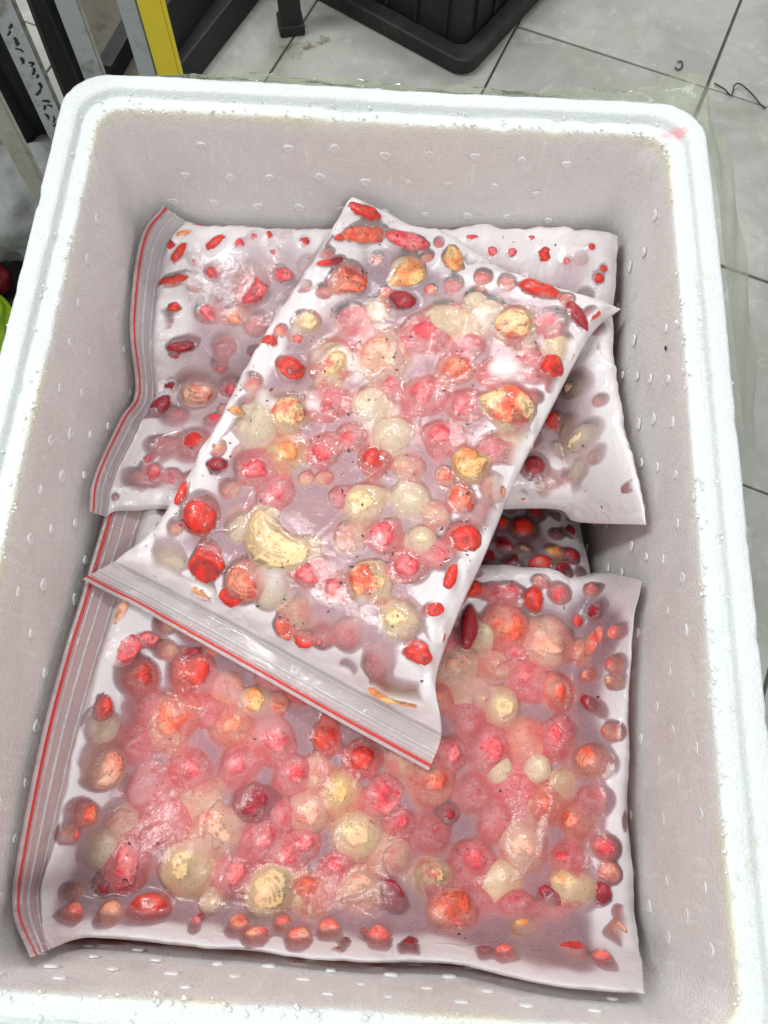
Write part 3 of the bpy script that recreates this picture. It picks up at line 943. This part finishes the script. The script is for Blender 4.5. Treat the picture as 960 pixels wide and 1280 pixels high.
        if de < need:                         # keep the fruit inside the seams
            n_in = np.array([bagc[0] - w_[0], bagc[1] - w_[1]]); best = (de, w_)
            g_ = (max(0, a - 3), min(nu - 1, a + 3), max(0, b - 3), min(nv - 1, b + 3))
            for st_ in range(14):
                da = np.array([d_edge[g_[1], b] - d_edge[g_[0], b], d_edge[a, g_[3]] - d_edge[a, g_[2]]])
                if abs(da[0]) + abs(da[1]) < 1e-6: break
                da /= np.linalg.norm(da)
                a = int(min(nu - 1, max(0, a + round(da[0] * 2)))); b = int(min(nv - 1, max(0, b + round(da[1] * 2))))
                if d_edge[a, b] >= need: break
                g_ = (max(0, a - 3), min(nu - 1, a + 3), max(0, b - 3), min(nv - 1, b + 3))
            w_ = np.array([P[a, b, 0], P[a, b, 1], 0]); z = float(F0[a, b])
            r = min(r, max(.004, float(d_edge[a, b]) * 1.05)) if kind != 'sliver' else r
        TVt, TFt = TPN[id(me)]
        loc = (TVt * np.array([sx, sy, sz])) @ np.array(Rm).T
        hgt = loc[:, 2].max() - loc[:, 2].min()
        if hgt > loc_thick * .95:
            kk = max(.25, loc_thick * .95 / hgt); sz *= kk
            loc = (TVt * np.array([sx, sy, sz])) @ np.array(Rm).T
        topz = loc[:, 2].max()
        if kind in ('piece', 'sliver'): prot = {0: -.0008, 1: .0010, 2: min(.0048, r * .5)}[q]
        else: prot = {0: random.uniform(-.0022, -.0006), 1: random.uniform(.0004, .0012), 2: min(.0044, r * .32)}[q]
        if kind == 'kidney': prot = .0060
        sel = loc[loc[:, 2] > 0][::2]
        fz = [F0[sub[kd.find((w_[0] + t[0], w_[1] + t[1], 0))[1]]] - t[2] for t in sel]
        c = np.array([w_[0], w_[1], min(fz) + prot])
        bv.append(loc + c); bf += [tuple(i + nb for i in f) for f in TFt]; nb += len(loc)
        BERRIES.append(dict(key=key, me=me, col=col, c=c, R=Rm, s=(sx, sy, sz), px=px, py=py, rp=rp, q=q, kind=kind,
                            u=float(s[a, b]), v=float(Vv[a, b])))
    # added filler fruit: near-surface berries in the gaps, then a dim layer below
    fv, ff, nf_ = [], [], 0
    BC = np.array([(c_['c'][0], c_['c'][1], max(c_['s'][:2])) for c_ in BERRIES if c_['key'] == key])
    got = np.zeros((0, 3))
    for tier in (0, 1):
        for _ in range(2600 if tier == 0 else 500):
            a = random.randrange(int(nu * (u0 + .04)), int(nu * .97)); b = random.randrange(int(nv * .03), int(nv * .97))
            r = random.uniform(.006, .0135) if tier == 0 else random.uniform(.011, .016)
            x, y = P[a, b, 0], P[a, b, 1]
            if tier == 0 and (np.hypot(BC[:, 0] - x, BC[:, 1] - y) < .80 * (BC[:, 2] + r)).any(): continue
            if len(got) and (np.hypot(got[:, 0] - x, got[:, 1] - y) < .84 * (got[:, 2] + r)).any(): continue
            th_ = float(F0[a, b] - bot[a, b]); r = min(r, th_ * .40)
            kk = int(r * 1350 / order_mm) + 2
            if a - kk < 0 or b - kk < 0 or a + kk >= nu or b + kk >= nv: continue
            fmin = F0[a - kk:a + kk:4, b - kk:b + kk:4].min()
            zc = min(fmin - r * .72, float(F0[a, b]) - r) - (random.uniform(.008, .014) + .006 if tier else random.uniform(-.0005, .002))
            zc = max(zc, float(bot[a, b]) + r * .8)
            if zc + r > (fmin - .005 if tier else min(F0[a, b] + .001, fmin + .45 * r)) or pr[a - kk:a + kk:4, b - kk:b + kk:4].min() < .25: continue
            if tier == 0: got = np.vstack([got, [x, y, r]])
            fv.append((jit(puff(SV, 2.6), random.random() * 9, .18, 1.5) * r * np.array([random.uniform(.9, 1.15), random.uniform(.9, 1.1), .9])) + np.array([x, y, zc]))
            if tier == 0:
                bv.append(fv[-1]); bf += [tuple(i + nb for i in f) for f in (SFq + SFt)]; nb += len(SV)
            ff.append(STRI + nf_); nf_ += len(SV)
        got = np.zeros((0, 3))
    fo = np.array([float(bagc[0]), float(bagc[1]), float(zt)])
    lay = mesh_np('filler_strawberries', (np.vstack(fv) - fo) / .014, np.vstack(ff), B['x'])
    lay.location = fo; lay.scale = (.014,) * 3
    tag(lay, 'filler strawberries in the gaps and packed below, in the ice of the ' + BAGN[key], 'frozen fruit', None, 'stuff')
    # film: membrane resting on the fruit
    bvh = BVHTree.FromPolygons(np.vstack(bv).tolist(), bf)
    obst = np.full(nu * nv, -1.0)
    down = Vector((0, 0, -1))
    flat = F0.ravel()
    for k in range(nu * nv):
        x, y = XY[k]
        hit = bvh.ray_cast(Vector((x, y, flat[k] + .02)), down, .06)
        if hit[0] is not None: obst[k] = hit[0].z
    obst = obst.reshape(nu, nv)
    Fm = F0 - .0015 * sstep(0, 1, pr) * (.4 + vnoise(XY, 60, 8, 2).reshape(nu, nv))
    Fm = np.maximum(Fm, obst)
    for _ in range(14):
        Fm = np.maximum(blur(Fm), obst)
        bnd = (U <= 0) | (U >= 1) | (Vv <= 0) | (Vv >= 1)
    Fm = np.where(bnd, base, Fm); Fm = np.maximum(Fm, np.where(bnd, -1, bot + .0004))
    if TOPS: Fm = np.maximum(Fm, under + .0012)
    bot = np.where(bnd, Fm - .0002, bot)
    gap = np.where(obst > -.5, (Fm - obst) * 1000, 24.0)
    gap = np.minimum(gap, 24)
    gap = np.where(gap > 3.5, blur(gap, 4), gap)
    iceN = vnoise(XY, 26, 21, 3).reshape(nu, nv)
    ice = edgeice * np.clip(1.15 - sstep(.0, .018, d_edge + (iceN - .5) * .05), 0, 1) * (pr > 0)
    # patches where the film has lifted off and white rime fills the space
    ice = np.maximum(ice, .72 * sstep(.58, .82, iceN) * (.6 if key == 'A' else 1))
    if key == 'B': ice = np.maximum(ice, .86 * (1 - sstep(.0, .42, 1 - Vv + (iceN - .5) * .3)))
    stripm = (s <= 0)
    ice = np.maximum(ice, .86 * sstep(7, 17, gap) * (1 - sstep(.026, .070, d_edge + (iceN - .5) * .05)))
    ice = np.where(stripm, .60, ice)
    gap = np.where(stripm, 2.0, gap)
    fm = FILM[key]
    bag = empty('freezer_bag', (float(bagc[0]), float(bagc[1]), float(bot.min())), label, 'freezer bag', 'zip bags of frozen strawberries in the foam box')
    PT = P.copy(); PT[..., 2] = Fm
    tf = mesh_np('top_film', PT.reshape(-1, 3), grid_faces(nu, nv), fm, bag)
    attr(tf, 'gap', gap); attr(tf, 'ice', ice)
    st = 3
    PB = P.copy(); PB[..., 2] = bot
    ui = np.unique(np.r_[np.arange(0, nu, st), nu - 1]); vi = np.unique(np.r_[np.arange(0, nv, st), nv - 1])
    PBs = PB[np.ix_(ui, vi)]
    bfm = mesh_np('bottom_film', PBs.reshape(-1, 3), grid_faces(len(ui), len(vi), flip=True), FILM['S'], bag)
    bz = np.array([v_[2] for v_ in PBs.reshape(-1, 3)])
    up_ = Vector((0, 0, 1))
    for k, q_ in enumerate(PBs.reshape(-1, 3)):
        hit = bvh.ray_cast(Vector((q_[0], q_[1], q_[2] - .03)), up_, .05)
        if hit[0] is not None and hit[0].z - .0012 < bz[k]: bz[k] = hit[0].z - .0012
    co_ = PBs.reshape(-1, 3).copy(); co_[:, 2] = bz
    bfm.data.vertices.foreach_set('co', co_.astype(np.float32).ravel()); bfm.data.update()
    attr(bfm, 'gap', np.where(s[np.ix_(ui, vi)] <= 0, 0.0, 6.0)); attr(bfm, 'ice', np.where(s[np.ix_(ui, vi)] <= 0, .05, .6))
    # zip: lip, red line, ribs
    def row(uu):
        k = min(nu - 1, max(0, int(round(uu * (nu - 1)))))
        path = PT[k].copy(); path[:, 2] = np.maximum(path[:, 2], Fm[k]) + .0003
        wd = PT[min(nu - 1, k + 2)] - PT[max(0, k - 2)]; wd[:, 2] = 0
        return path, wd
    mm = .001 / lu
    for (uu, w_, h_, m_, nm) in ((mm * 1.2, .0030, .0006, 'zipedge', 'zip_lip'), (mm * 3.6, .0019, .0012, 'redzip', 'red_zip_line'),
                                 (mm * 6.0, .0030, .0006, 'zipedge', 'zip_lip'),
                                 (u0 * .50, .0020, .0008, 'strip', 'zip_rib'), (u0 * .86, .0014, .0009, 'strip', 'zip_rib')):
        pa, wd = row(uu)
        ribbon(nm, pa, wd, w_, h_, M[m_], bag)
    # loose dark flecks and seeds frozen against the film
    vs, fs, k0_ = [], [], 0
    nf = {'A': 90, 'B': 160, 'C': 560, 'D': 8}[key]
    for _ in range(nf):
        a = random.randrange(int(nu * (u0 + .05)), int(nu * .97)); b = random.randrange(int(nv * .03), int(nv * .97))
        if vnoise(np.array([[P[a, b, 0], P[a, b, 1]]]), 45, 6, 2)[0] < .5: continue
        L_ = abs(random.gauss(0, .0010)) + .0003; wd_ = random.uniform(.0002, .0009) if random.random() < .5 else .00025
        an = random.uniform(0, 6.28); dx, dy = math.cos(an), math.sin(an)
        z = Fm[a, b] + .00012
        c = np.array([P[a, b, 0], P[a, b, 1], z])
        kx = random.uniform(-.5, .5)
        for (tt, ww) in ((-1, random.uniform(.1, .8)), (-.3, random.uniform(.5, 1.5)), (.4, random.uniform(.4, 1.3)), (1, random.uniform(.05, .6))):
            cx = c + np.array([dx, dy, 0]) * L_ * tt + np.array([-dy, dx, 0]) * kx * L_ * tt * tt
            vs.append(cx + np.array([-dy, dx, 0]) * wd_ * ww); vs.append(cx - np.array([-dy, dx, 0]) * wd_ * ww + np.array([0, 0, 0]))
        for q in range(3): fs.append((k0_ + 2 * q, k0_ + 2 * q + 1, k0_ + 2 * q + 3, k0_ + 2 * q + 2))
        k0_ += 8
    fk = mesh_np('loose_flecks', vs, fs, M['fleck'], None)
    tag(fk, 'tiny dark fruit flecks frozen under the film of the ' + BAGN[key], 'fruit flecks', None, 'stuff')
    register_top(PT.reshape(-1, 3))
    return dict(P=PT, bag=bag, nu=nu, nv=nv)


zD = H - .222
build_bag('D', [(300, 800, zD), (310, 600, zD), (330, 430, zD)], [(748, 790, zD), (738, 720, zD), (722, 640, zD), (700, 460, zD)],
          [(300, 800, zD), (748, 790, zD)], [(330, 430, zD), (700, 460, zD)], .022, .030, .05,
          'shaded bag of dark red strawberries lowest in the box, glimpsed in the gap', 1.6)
zA = H - .170
build_bag('A', [(40, 1196, zA), (18, 1135, zA), (25, 1060, zA), (60, 890, zA), (105, 735, zA), (128, 655, zA), (140, 610, zA)],
          [(806, 1242, zA), (792, 1150, zA), (783, 1000, zA), (786, 850, zA), (790, 780, zA), (801, 727, zA)],
          [(40, 1196, zA), (110, 1172, zA), (210, 1180, zA), (330, 1190, zA), (450, 1202, zA), (560, 1204, zA), (640, 1222, zA), (720, 1236, zA), (806, 1242, zA)],
          [(140, 610, zA), (300, 640, zA), (480, 690, zA), (600, 708, zA), (680, 712, zA), (712, 724, zA), (750, 716, zA), (801, 727, zA)], .030, .024, .060,
          'largest zip bag of strawberries, lying across the front half of the box', 1.1)
zB = H - .150
build_bag('B', [(112, 640, zB - .02), (118, 596, zB - .015), (150, 525, zB - .01), (170, 488, zB), (163, 400, zB), (176, 300, zB), (203, 258, zB)],
          [(808, 656, zB), (795, 590, zB), (772, 500, zB), (765, 420, zB), (768, 360, zB), (772, 298, zB)],
          [(112, 640, zB - .02), (180, 655, zB - .01), (350, 650, zB), (560, 640, zB), (690, 636, zB), (720, 652, zB), (808, 656, zB)],
          [(203, 258, zB), (250, 283, zB), (330, 292, zB), (450, 293, zB), (600, 291, zB), (700, 292, zB), (772, 298, zB)], .026, .024, .062,
          'frosty zip bag of strawberries lying at the rear of the box under the others', 1.15, .95)
zC = H - .098
build_bag('C', [(536, 963, zC - .028), (430, 905, zC - .028), (330, 848, zC - .028), (200, 775, zC - .028), (104, 724, zC - .026)],
          [(776, 386, zC), (640, 345, zC), (545, 300, zC), (440, 246, zC)],
          [(536, 963, zC - .028), (552, 915, zC - .02), (545, 850, zC), (572, 770, zC), (608, 690, zC), (645, 600, zC), (690, 510, zC), (738, 420, zC), (776, 386, zC)],
          [(104, 724, zC - .026), (185, 672, zC - .015), (240, 590, zC), (300, 480, zC), (345, 400, zC), (398, 318, zC), (440, 246, zC)], .024, .016, .066,
          'zip bag of mixed yellow and red strawberries lying aslant on top of the others', 1.05, .93, 1.25)

# ------------------------------------------------------------------ strawberries as objects
CN = {'r': 'bright red', 'd': 'dark crimson', 'p': 'frosted pink-red', 'c': 'coral red', 'y': 'pale yellow', 'w': 'cream white', 'o': 'orange', 'm': 'yellow and red', 'h': 'peach'}
BN = {'A': 'front bag', 'B': 'rear bag', 'C': 'top bag', 'D': 'shaded lower bag'}
KN = {'whole': 'strawberry', 'piece': 'strawberry piece', 'sliver': 'strawberry sliver', 'kidney': 'kidney-shaped strawberry', 'double': 'two-lobed strawberry'}
bb = {}
for k in 'ABCD':
    L = [b for b in BERRIES if b['key'] == k]
    bb[k] = (min(b['px'] for b in L), max(b['px'] for b in L), min(b['py'] for b in L), max(b['py'] for b in L))
groups = {}
for b in BERRIES:
    x0, x1, y0, y1 = bb[b['key']]
    fx = (b['px'] - x0) / (x1 - x0 + 1); fy = (b['py'] - y0) / (y1 - y0 + 1)
    vert = ['upper', 'middle', 'lower'][min(2, int(fy * 3))]; hor = ['left', 'centre', 'right'][min(2, int(fx * 3))]
    pos = 'centre' if (vert, hor) == ('middle', 'centre') else ('middle ' + hor if vert == 'middle' else vert + ' ' + hor)
    size = 'tiny ' if b['rp'] < 9 else ('small ' if b['rp'] < 17 else ('large ' if b['rp'] > 28 else ''))
    tch = ['dim', 'partly clear', 'clear'][b['q']]
    b['lab'] = f"{size}{CN[b['col']]} {KN[b['kind']]}, {tch} through film, {pos} of {BN[b['key']]}"
    groups.setdefault(b['lab'], []).append(b)
ORD = ['leftmost', 'second from left', 'third from left', 'fourth from left', 'fifth from left']
for lab, L in groups.items():
    if len(L) > 1:
        L.sort(key=lambda b: b['px'])
        for k, b in enumerate(L):
            b['lab'] = lab + ', ' + ('rightmost' if k == len(L) - 1 else ORD[min(k, 4)])
for b in BERRIES:
    o = bpy.data.objects.new('strawberry', tpl_col(b['me'], b['col']))
    COL.objects.link(o)
    o.location = b['c']
    o.rotation_euler = b['R'].to_euler()
    o.scale = b['s']
    tag(o, b['lab'], 'strawberry', 'frozen strawberries in the zip bags')

# ------------------------------------------------------------------ things on the floor round the box
def post(name_mats, px, py, z, w_, d_, hgt, yaw, parent, lip=None):
    """angle-section upright through pixel px,py at height z: a broad face and a side return"""
    p = unp(px, py, z)
    Rz = Matrix.Rotation(yaw, 3, 'Z')
    bm = bmesh.new()
    box_bm(bm, Vector((p[0], p[1], hgt / 2)), (w_, .003, hgt), Rz, .0006)
    o = obj_bm('post_face', bm, M[name_mats[0]], parent)
    bm = bmesh.new()
    c2 = Rz @ Vector((w_ / 2 + .0015 + .0002, d_ / 2 - .0015, 0))
    box_bm(bm, Vector((p[0] + c2.x, p[1] + c2.y, hgt / 2)), (.003, d_, hgt), Rz, .0006)
    obj_bm('post_side', bm, M[name_mats[1]], parent)
    return p


HG = .72
rk = [('blue-white upright of metal angle, scribbled with black ink, left of the box', 'post', 'postd', 38, 90, .27, .017, .028, math.radians(38)),
      ('grey-white metal upright nearest the far left corner of the box', 'post', 'postb', 98, 45, .27, .016, .026, math.radians(30)),
      ('grey metal upright taped to the yellow one behind the box', 'post', 'postd', 172, 50, .27, .014, .006, math.radians(12)),
      ('bright yellow painted metal upright behind the far left of the box', 'yellow', 'yellow', 199, 50, .27, .018, .006, math.radians(12)),
      ('beige metal upright lowest on the left edge, in front of the grey sack', 'postb', 'postb', 22, 190, .22, .014, .022, math.radians(42))]
for (lab, m1, m2, px, py, z, w_, d_, yaw) in rk:
    p = unp(px, py, z)
    e = empty('metal_upright', (p[0], p[1], 0), lab, 'metal upright', 'metal uprights standing left of the box')
    post((m1, m2), px, py, z, w_, d_, HG, yaw, e)
    if 'scribbled' in lab:
        # scribbled ink marks, short bent strokes laid on the face
        Rz = Matrix.Rotation(yaw, 3, 'Z'); nrm = Rz @ Vector((0, -1, 0)); tx = Rz @ Vector((1, 0, 0))
        vs, fs = [], []
        for k in range(34):
            zc = .14 + k * .0052 + random.uniform(-.003, .003); xc = random.uniform(-.004, .004)
            a = random.choice([.6, 1.9, 2.6, 1.2]) + random.gauss(0, .3); L_ = random.uniform(.003, .008); ww = random.uniform(.0006, .0013)
            ca, sa = math.cos(a), math.sin(a)
            for (t, s_) in ((-1, -1), (-1, 1), (0, 1.2), (0, -1.2), (1, -.8), (1, .8)):
                xx = min(.0075, max(-.0075, xc + ca * L_ * t * .5 - sa * ww * s_ + (.001 if t == 0 else 0))); zz_ = zc + sa * L_ * t * .5 + ca * ww * s_
                q = Vector((p[0], p[1], zz_)) + tx * xx + nrm * .0019
                vs.append(q[:])
            b0 = k * 6
            fs += [(b0, b0 + 1, b0 + 2, b0 + 3), (b0 + 3, b0 + 2, b0 + 5, b0 + 4)]
        mesh_np('ink_marks', vs, fs, M['ink'], e, False)


# black sheets standing between the uprights
def sheet(pa, pb, z, h, mat, lab, n=26, amp=.006):
    a = unp(*pa, z); b = unp(*pb, z); V = []; d = (b - a)[:2]; L_ = np.linalg.norm(d); d = d / L_; nn = np.array([-d[1], d[0]])
    for side in (0, 1):
        for i in range(n):
            for j in range(n):
                t = i / (n - 1); zz_ = h * j / (n - 1)
                q = a[:2] + d * L_ * t + nn * (amp * math.sin(t * 9 + zz_ * 11) + .005 * side)
                V.append((q[0], q[1], zz_ + .0))
    F1 = grid_faces(n, n); F2 = grid_faces(n, n, n * n, True)
    Fs = [F1, F2]
    e = [i * n + n - 1 for i in range(n)]
    Fs.append(np.array([(e[i], e[i + 1], e[i + 1] + n * n, e[i] + n * n) for i in range(n - 1)]))
    e = [j for j in range(n)]
    Fs.append(np.array([(e[i], e[i] + n * n, e[i + 1] + n * n, e[i + 1]) for i in range(n - 1)]))
    e = [(n - 1) * n + j for j in range(n)]
    Fs.append(np.array([(e[i], e[i + 1], e[i + 1] + n * n, e[i] + n * n) for i in range(n - 1)]))
    o = mesh_np('black_sheet', V, np.vstack(Fs), mat)
    tag(o, lab, 'plastic sheet', 'black sheets beside the uprights')


sheet((64, 60), (90, 30), .22, .60, M['black'], 'black plastic sheet standing between the scribbled upright and the grey-white one')
sheet((0, 170), (60, 150), .10, .44, M['black'], 'black plastic sheet low behind the scribbled upright at the left edge')

def mat_on_floor(name, pts, z, mat, lab, cat):
    top = [unp(x, y, z + .003)[:2] for x, y in pts]; n = len(top)
    V = [(p[0], p[1], z) for p in top] + [(p[0], p[1], z + .003) for p in top]
    bm = bmesh.new(); vv = [bm.verts.new(v) for v in V]
    bm.faces.new(vv[n:]); bm.faces.new(vv[:n][::-1])
    for k in range(n): bm.faces.new((vv[k], vv[(k + 1) % n], vv[n + (k + 1) % n], vv[n + k]))
    bmesh.ops.recalc_face_normals(bm, faces=bm.faces)
    tag(obj_bm(name, bm, mat), lab, cat)


mat_on_floor('floor_sheet', [(120, 150), (212, 128), (282, 10), (300, -60), (60, -60), (60, 60)], .0065, M['brown'],
             'flat dark brown sheet lying on the floor behind the metal uprights', 'board')  # flat dark brown sheet laid over the tiles
mat_on_floor('floor_sheet', [(-60, 560), (40, 470), (90, 330), (110, 170), (40, 100), (-90, 120)], .0065, M['black'],
             'black rubber mat on the floor under the grey sack at the left edge', 'mat')
# dark low frame beyond the box: slanting foot rail, glassy panel, leg
fr = empty('steel_frame', (*unp(300, 40, 0)[:2], 0), 'black steel stand with a slanting foot rail behind the box', 'stand')


def rail(name, a, b, w_, h_, z, mat, parent):
    a = np.array(a); b = np.array(b); c = (a + b) / 2; d = b - a; L_ = math.hypot(d[0], d[1]); yaw = math.atan2(d[1], d[0])
    bm = bmesh.new(); box_bm(bm, Vector((c[0], c[1], z)), (L_, w_, h_), Matrix.Rotation(yaw, 3, 'Z'), .003)
    return obj_bm(name, bm, mat, parent)


rail('foot_rail', unp(212, 130, .0)[:2], unp(345, -40, .0)[:2], .030, .04, .026, M['black'], fr)
rail('cross_panel', unp(205, 105, .03)[:2], unp(300, -30, .03)[:2], .006, .10, .056, M['crate'], fr)
rail('foot_rail', unp(140, 112, .0)[:2], unp(225, -40, .0)[:2], .02, .03, .021, M['black'], fr)
lp = unp(363, 44, .006)
bm = bmesh.new(); box_bm(bm, Vector((lp[0], lp[1] + .012, .30)), (.026, .026, .588), Matrix.Rotation(.25, 3, 'Z'), .002)
lg = empty('table_leg', (lp[0], lp[1] + .012, 0), 'black square steel table leg standing on the tiles behind the box', 'table leg')
obj_bm('tube', bm, M['black'], lg)
bm = bmesh.new(); box_bm(bm, Vector((lp[0], lp[1] + .012, .013)), (.032, .032, .014), Matrix.Rotation(.25, 3, 'Z'), .003)
obj_bm('foot_cap', bm, M['crate'], lg)
bm = bmesh.new()
c0 = unp(374, 50, .007)
vs = [bm.verts.new((c0[0] + .028 * math.cos(a) * (1 + .4 * math.sin(3 * a + 1) + .2 * math.sin(7 * a)), c0[1] + .026 * math.sin(a) * (1 + .3 * math.cos(4 * a)), .0072)) for a in np.linspace(0, 2 * math.pi, 40, endpoint=False)]
bm.faces.new(vs)
tag(obj_bm('rust_stain', bm, M['rust']), 'brown rust stain on the tiles at the foot of the table leg', 'stain')

# black plastic crate
A_, B_, C_ = unp(585, 82, .03), unp(448, 8, .03), unp(676, -4, .03)
cyaw = math.atan2(A_[1] - B_[1], A_[0] - B_[0])
ex = np.array([math.cos(cyaw), math.sin(cyaw)]); ey = np.array([-ex[1], ex[0]])
LX, LY = .36, .27
cc = A_[:2] - ex * LX / 2 + ey * LY / 2
crate = empty('plastic_crate', (cc[0], cc[1], 0), 'black plastic crate with rounded corners standing on the tiles behind the box', 'crate')


def crate_ring(hx, hy, r, z): 
    pts = []
    for (sx, sy, a0) in ((1, 1, 0), (-1, 1, 90), (-1, -1, 180), (1, -1, 270)):
        for q in range(8):
            a = math.radians(a0 + 90 * q / 7)
            x = sx * (hx - r) + r * math.cos(a); y = sy * (hy - r) + r * math.sin(a)
            p = cc + ex * x + ey * y; pts.append((p[0], p[1], z))
    return pts


def loft(name, rings_, mat, parent, close=False):
    n = len(rings_[0]); V = [p for r in rings_ for p in r]; Fc = []
    R_ = len(rings_)
    for k in range(R_ if close else R_ - 1):
        for q in range(n):
            a = k * n + q; b = k * n + (q + 1) % n; a2 = ((k + 1) % R_) * n + q; b2 = ((k + 1) % R_) * n + (q + 1) % n
            Fc.append((a, b, b2, a2))
    return mesh_np(name, V, Fc, mat, parent, False)


hx, hy = LX / 2, LY / 2
loft('rim', [crate_ring(hx, hy, .022, .010), crate_ring(hx, hy, .022, .028), crate_ring(hx - .002, hy - .002, .021, .030), crate_ring(hx - .020, hy - .020, .016, .030), crate_ring(hx - .021, hy - .021, .016, .024), crate_ring(hx - .022, hy - .022, .016, .010)], M['crate'], crate, True)
loft('wall', [crate_ring(hx - .023, hy - .023, .014, .008), crate_ring(hx - .030, hy - .030, .014, .14), crate_ring(hx - .034, hy - .034, .013, .14), crate_ring(hx - .028, hy - .028, .013, .012)], M['black'], crate, True)
for k in range(7):
    x = -hx + .05 + k * (LX - .10) / 6
    bm = bmesh.new(); p = cc + ex * x + ey * (-hy + .0265)
    box_bm(bm, Vector((p[0], p[1], .085)), (.004, .010, .108), Matrix.Rotation(cyaw, 3, 'Z'))
    obj_bm('rib', bm, M['crate'], crate)
for k in range(5):
    y = -hy + .05 + k * (LY - .10) / 4
    bm = bmesh.new(); p = cc + ex * (hx - .0265) + ey * y
    box_bm(bm, Vector((p[0], p[1], .085)), (.010, .004, .108), Matrix.Rotation(cyaw, 3, 'Z'))
    obj_bm('rib', bm, M['crate'], crate)
bm = bmesh.new(); box_bm(bm, Vector((cc[0], cc[1], .138)), (LX - .075, LY - .075, .004), Matrix.Rotation(cyaw, 3, 'Z')); obj_bm('base_panel', bm, M['black'], crate)

# sack, red and green things low at the left edge
def blob(name, c, s, mat, lab, cat, seed, amp=.5):
    V = jit(SV, seed, amp, 1.8); V = V * (1 + .10 * (vnoise(V + 5, 7, seed, 2) - .5))[:, None]
    V = V * np.array(s); V[:, 2] = np.maximum(V[:, 2], -s[2] * .75)
    V += np.array([c[0], c[1], s[2] * .75 + .0100])
    o = mesh_np(name, V, SFq, mat)
    bm = bmesh.new(); bm.from_mesh(o.data); bmesh.ops.holes_fill(bm, edges=bm.edges); 
    bmesh.ops.subdivide_edges(bm, edges=bm.edges, cuts=1, use_grid_fill=True, smooth=.5)
    for f in bm.faces: f.smooth = True
    bm.to_mesh(o.data); bm.free()
    tag(o, lab, cat)


blob('cloth_sack', unp(22, 250, .06), (.060, .075, .055), M['sack'], 'crumpled grey cloth sack on the floor at the left edge', 'sack', 3, .9)
blob('red_tub', unp(-20, 345, .03), (.026, .022, .022), M['redcloth'], 'dark red plastic lump on the floor at the far left edge', 'plastic bag', 5, .4)
blob('green_bag', unp(-34, 408, .04), (.036, .05, .026), M['green'], 'lime green plastic bag on the floor at the far left edge', 'plastic bag', 8, .5)

# loose string and grit on the tiles at the right
def strand(name, pts, r, mat, lab, cat):
    C3 = spline([unp(x, y, .0072 + r) + np.array([0, 0, dz]) for x, y, dz in pts], 60); V = []
    for k in range(60):
        d = C3[min(59, k + 1)] - C3[max(0, k - 1)]; d /= np.linalg.norm(d) + 1e-9
        n1 = np.cross(d, [0, 0, 1.]); n1 /= np.linalg.norm(n1) + 1e-9; n2 = np.cross(n1, d)
        for q in range(6):
            a = q * math.pi / 3; V.append(C3[k] + (n1 * math.cos(a) + n2 * math.sin(a)) * r)
    Fq = [(k * 6 + q, k * 6 + (q + 1) % 6, (k + 1) * 6 + (q + 1) % 6, (k + 1) * 6 + q) for k in range(59) for q in range(6)]
    tag(mesh_np(name, V, Fq, mat), lab, cat)


strand('dark_string', [(893, 104, 0), (905, 112, .001), (914, 120, .001), (917, 109, .003), (925, 108, .003), (940, 120, .002), (950, 131, .001), (957, 136, 0)], .0009, M['hair'],
       'thin dark string curled on the tile joint at the right edge', 'string')
strand('dark_string', [(847, 77, 0), (852, 77, 0), (853, 83, 0), (848, 87, 0), (844, 84, 0)], .0009, M['hair'], 'small dark hooked scrap on the tile behind the far right corner', 'scrap')
# a black fly-like speck on the inside right wall
pw, nw_, tw_ = wall_pt(1, float(unp(845, 438, H - .03)[1]), H - .028)
cvv = iv * np.array([.0008, .0022, .0015]) + pw + nw_ * .001
tag(mesh_np('speck', cvv, if_, M['hair']), 'small black speck stuck on the right inner wall', 'speck')
print('berries', len(BERRIES), 'mesh objects', len([o for o in sc.objects if o.type == 'MESH']))
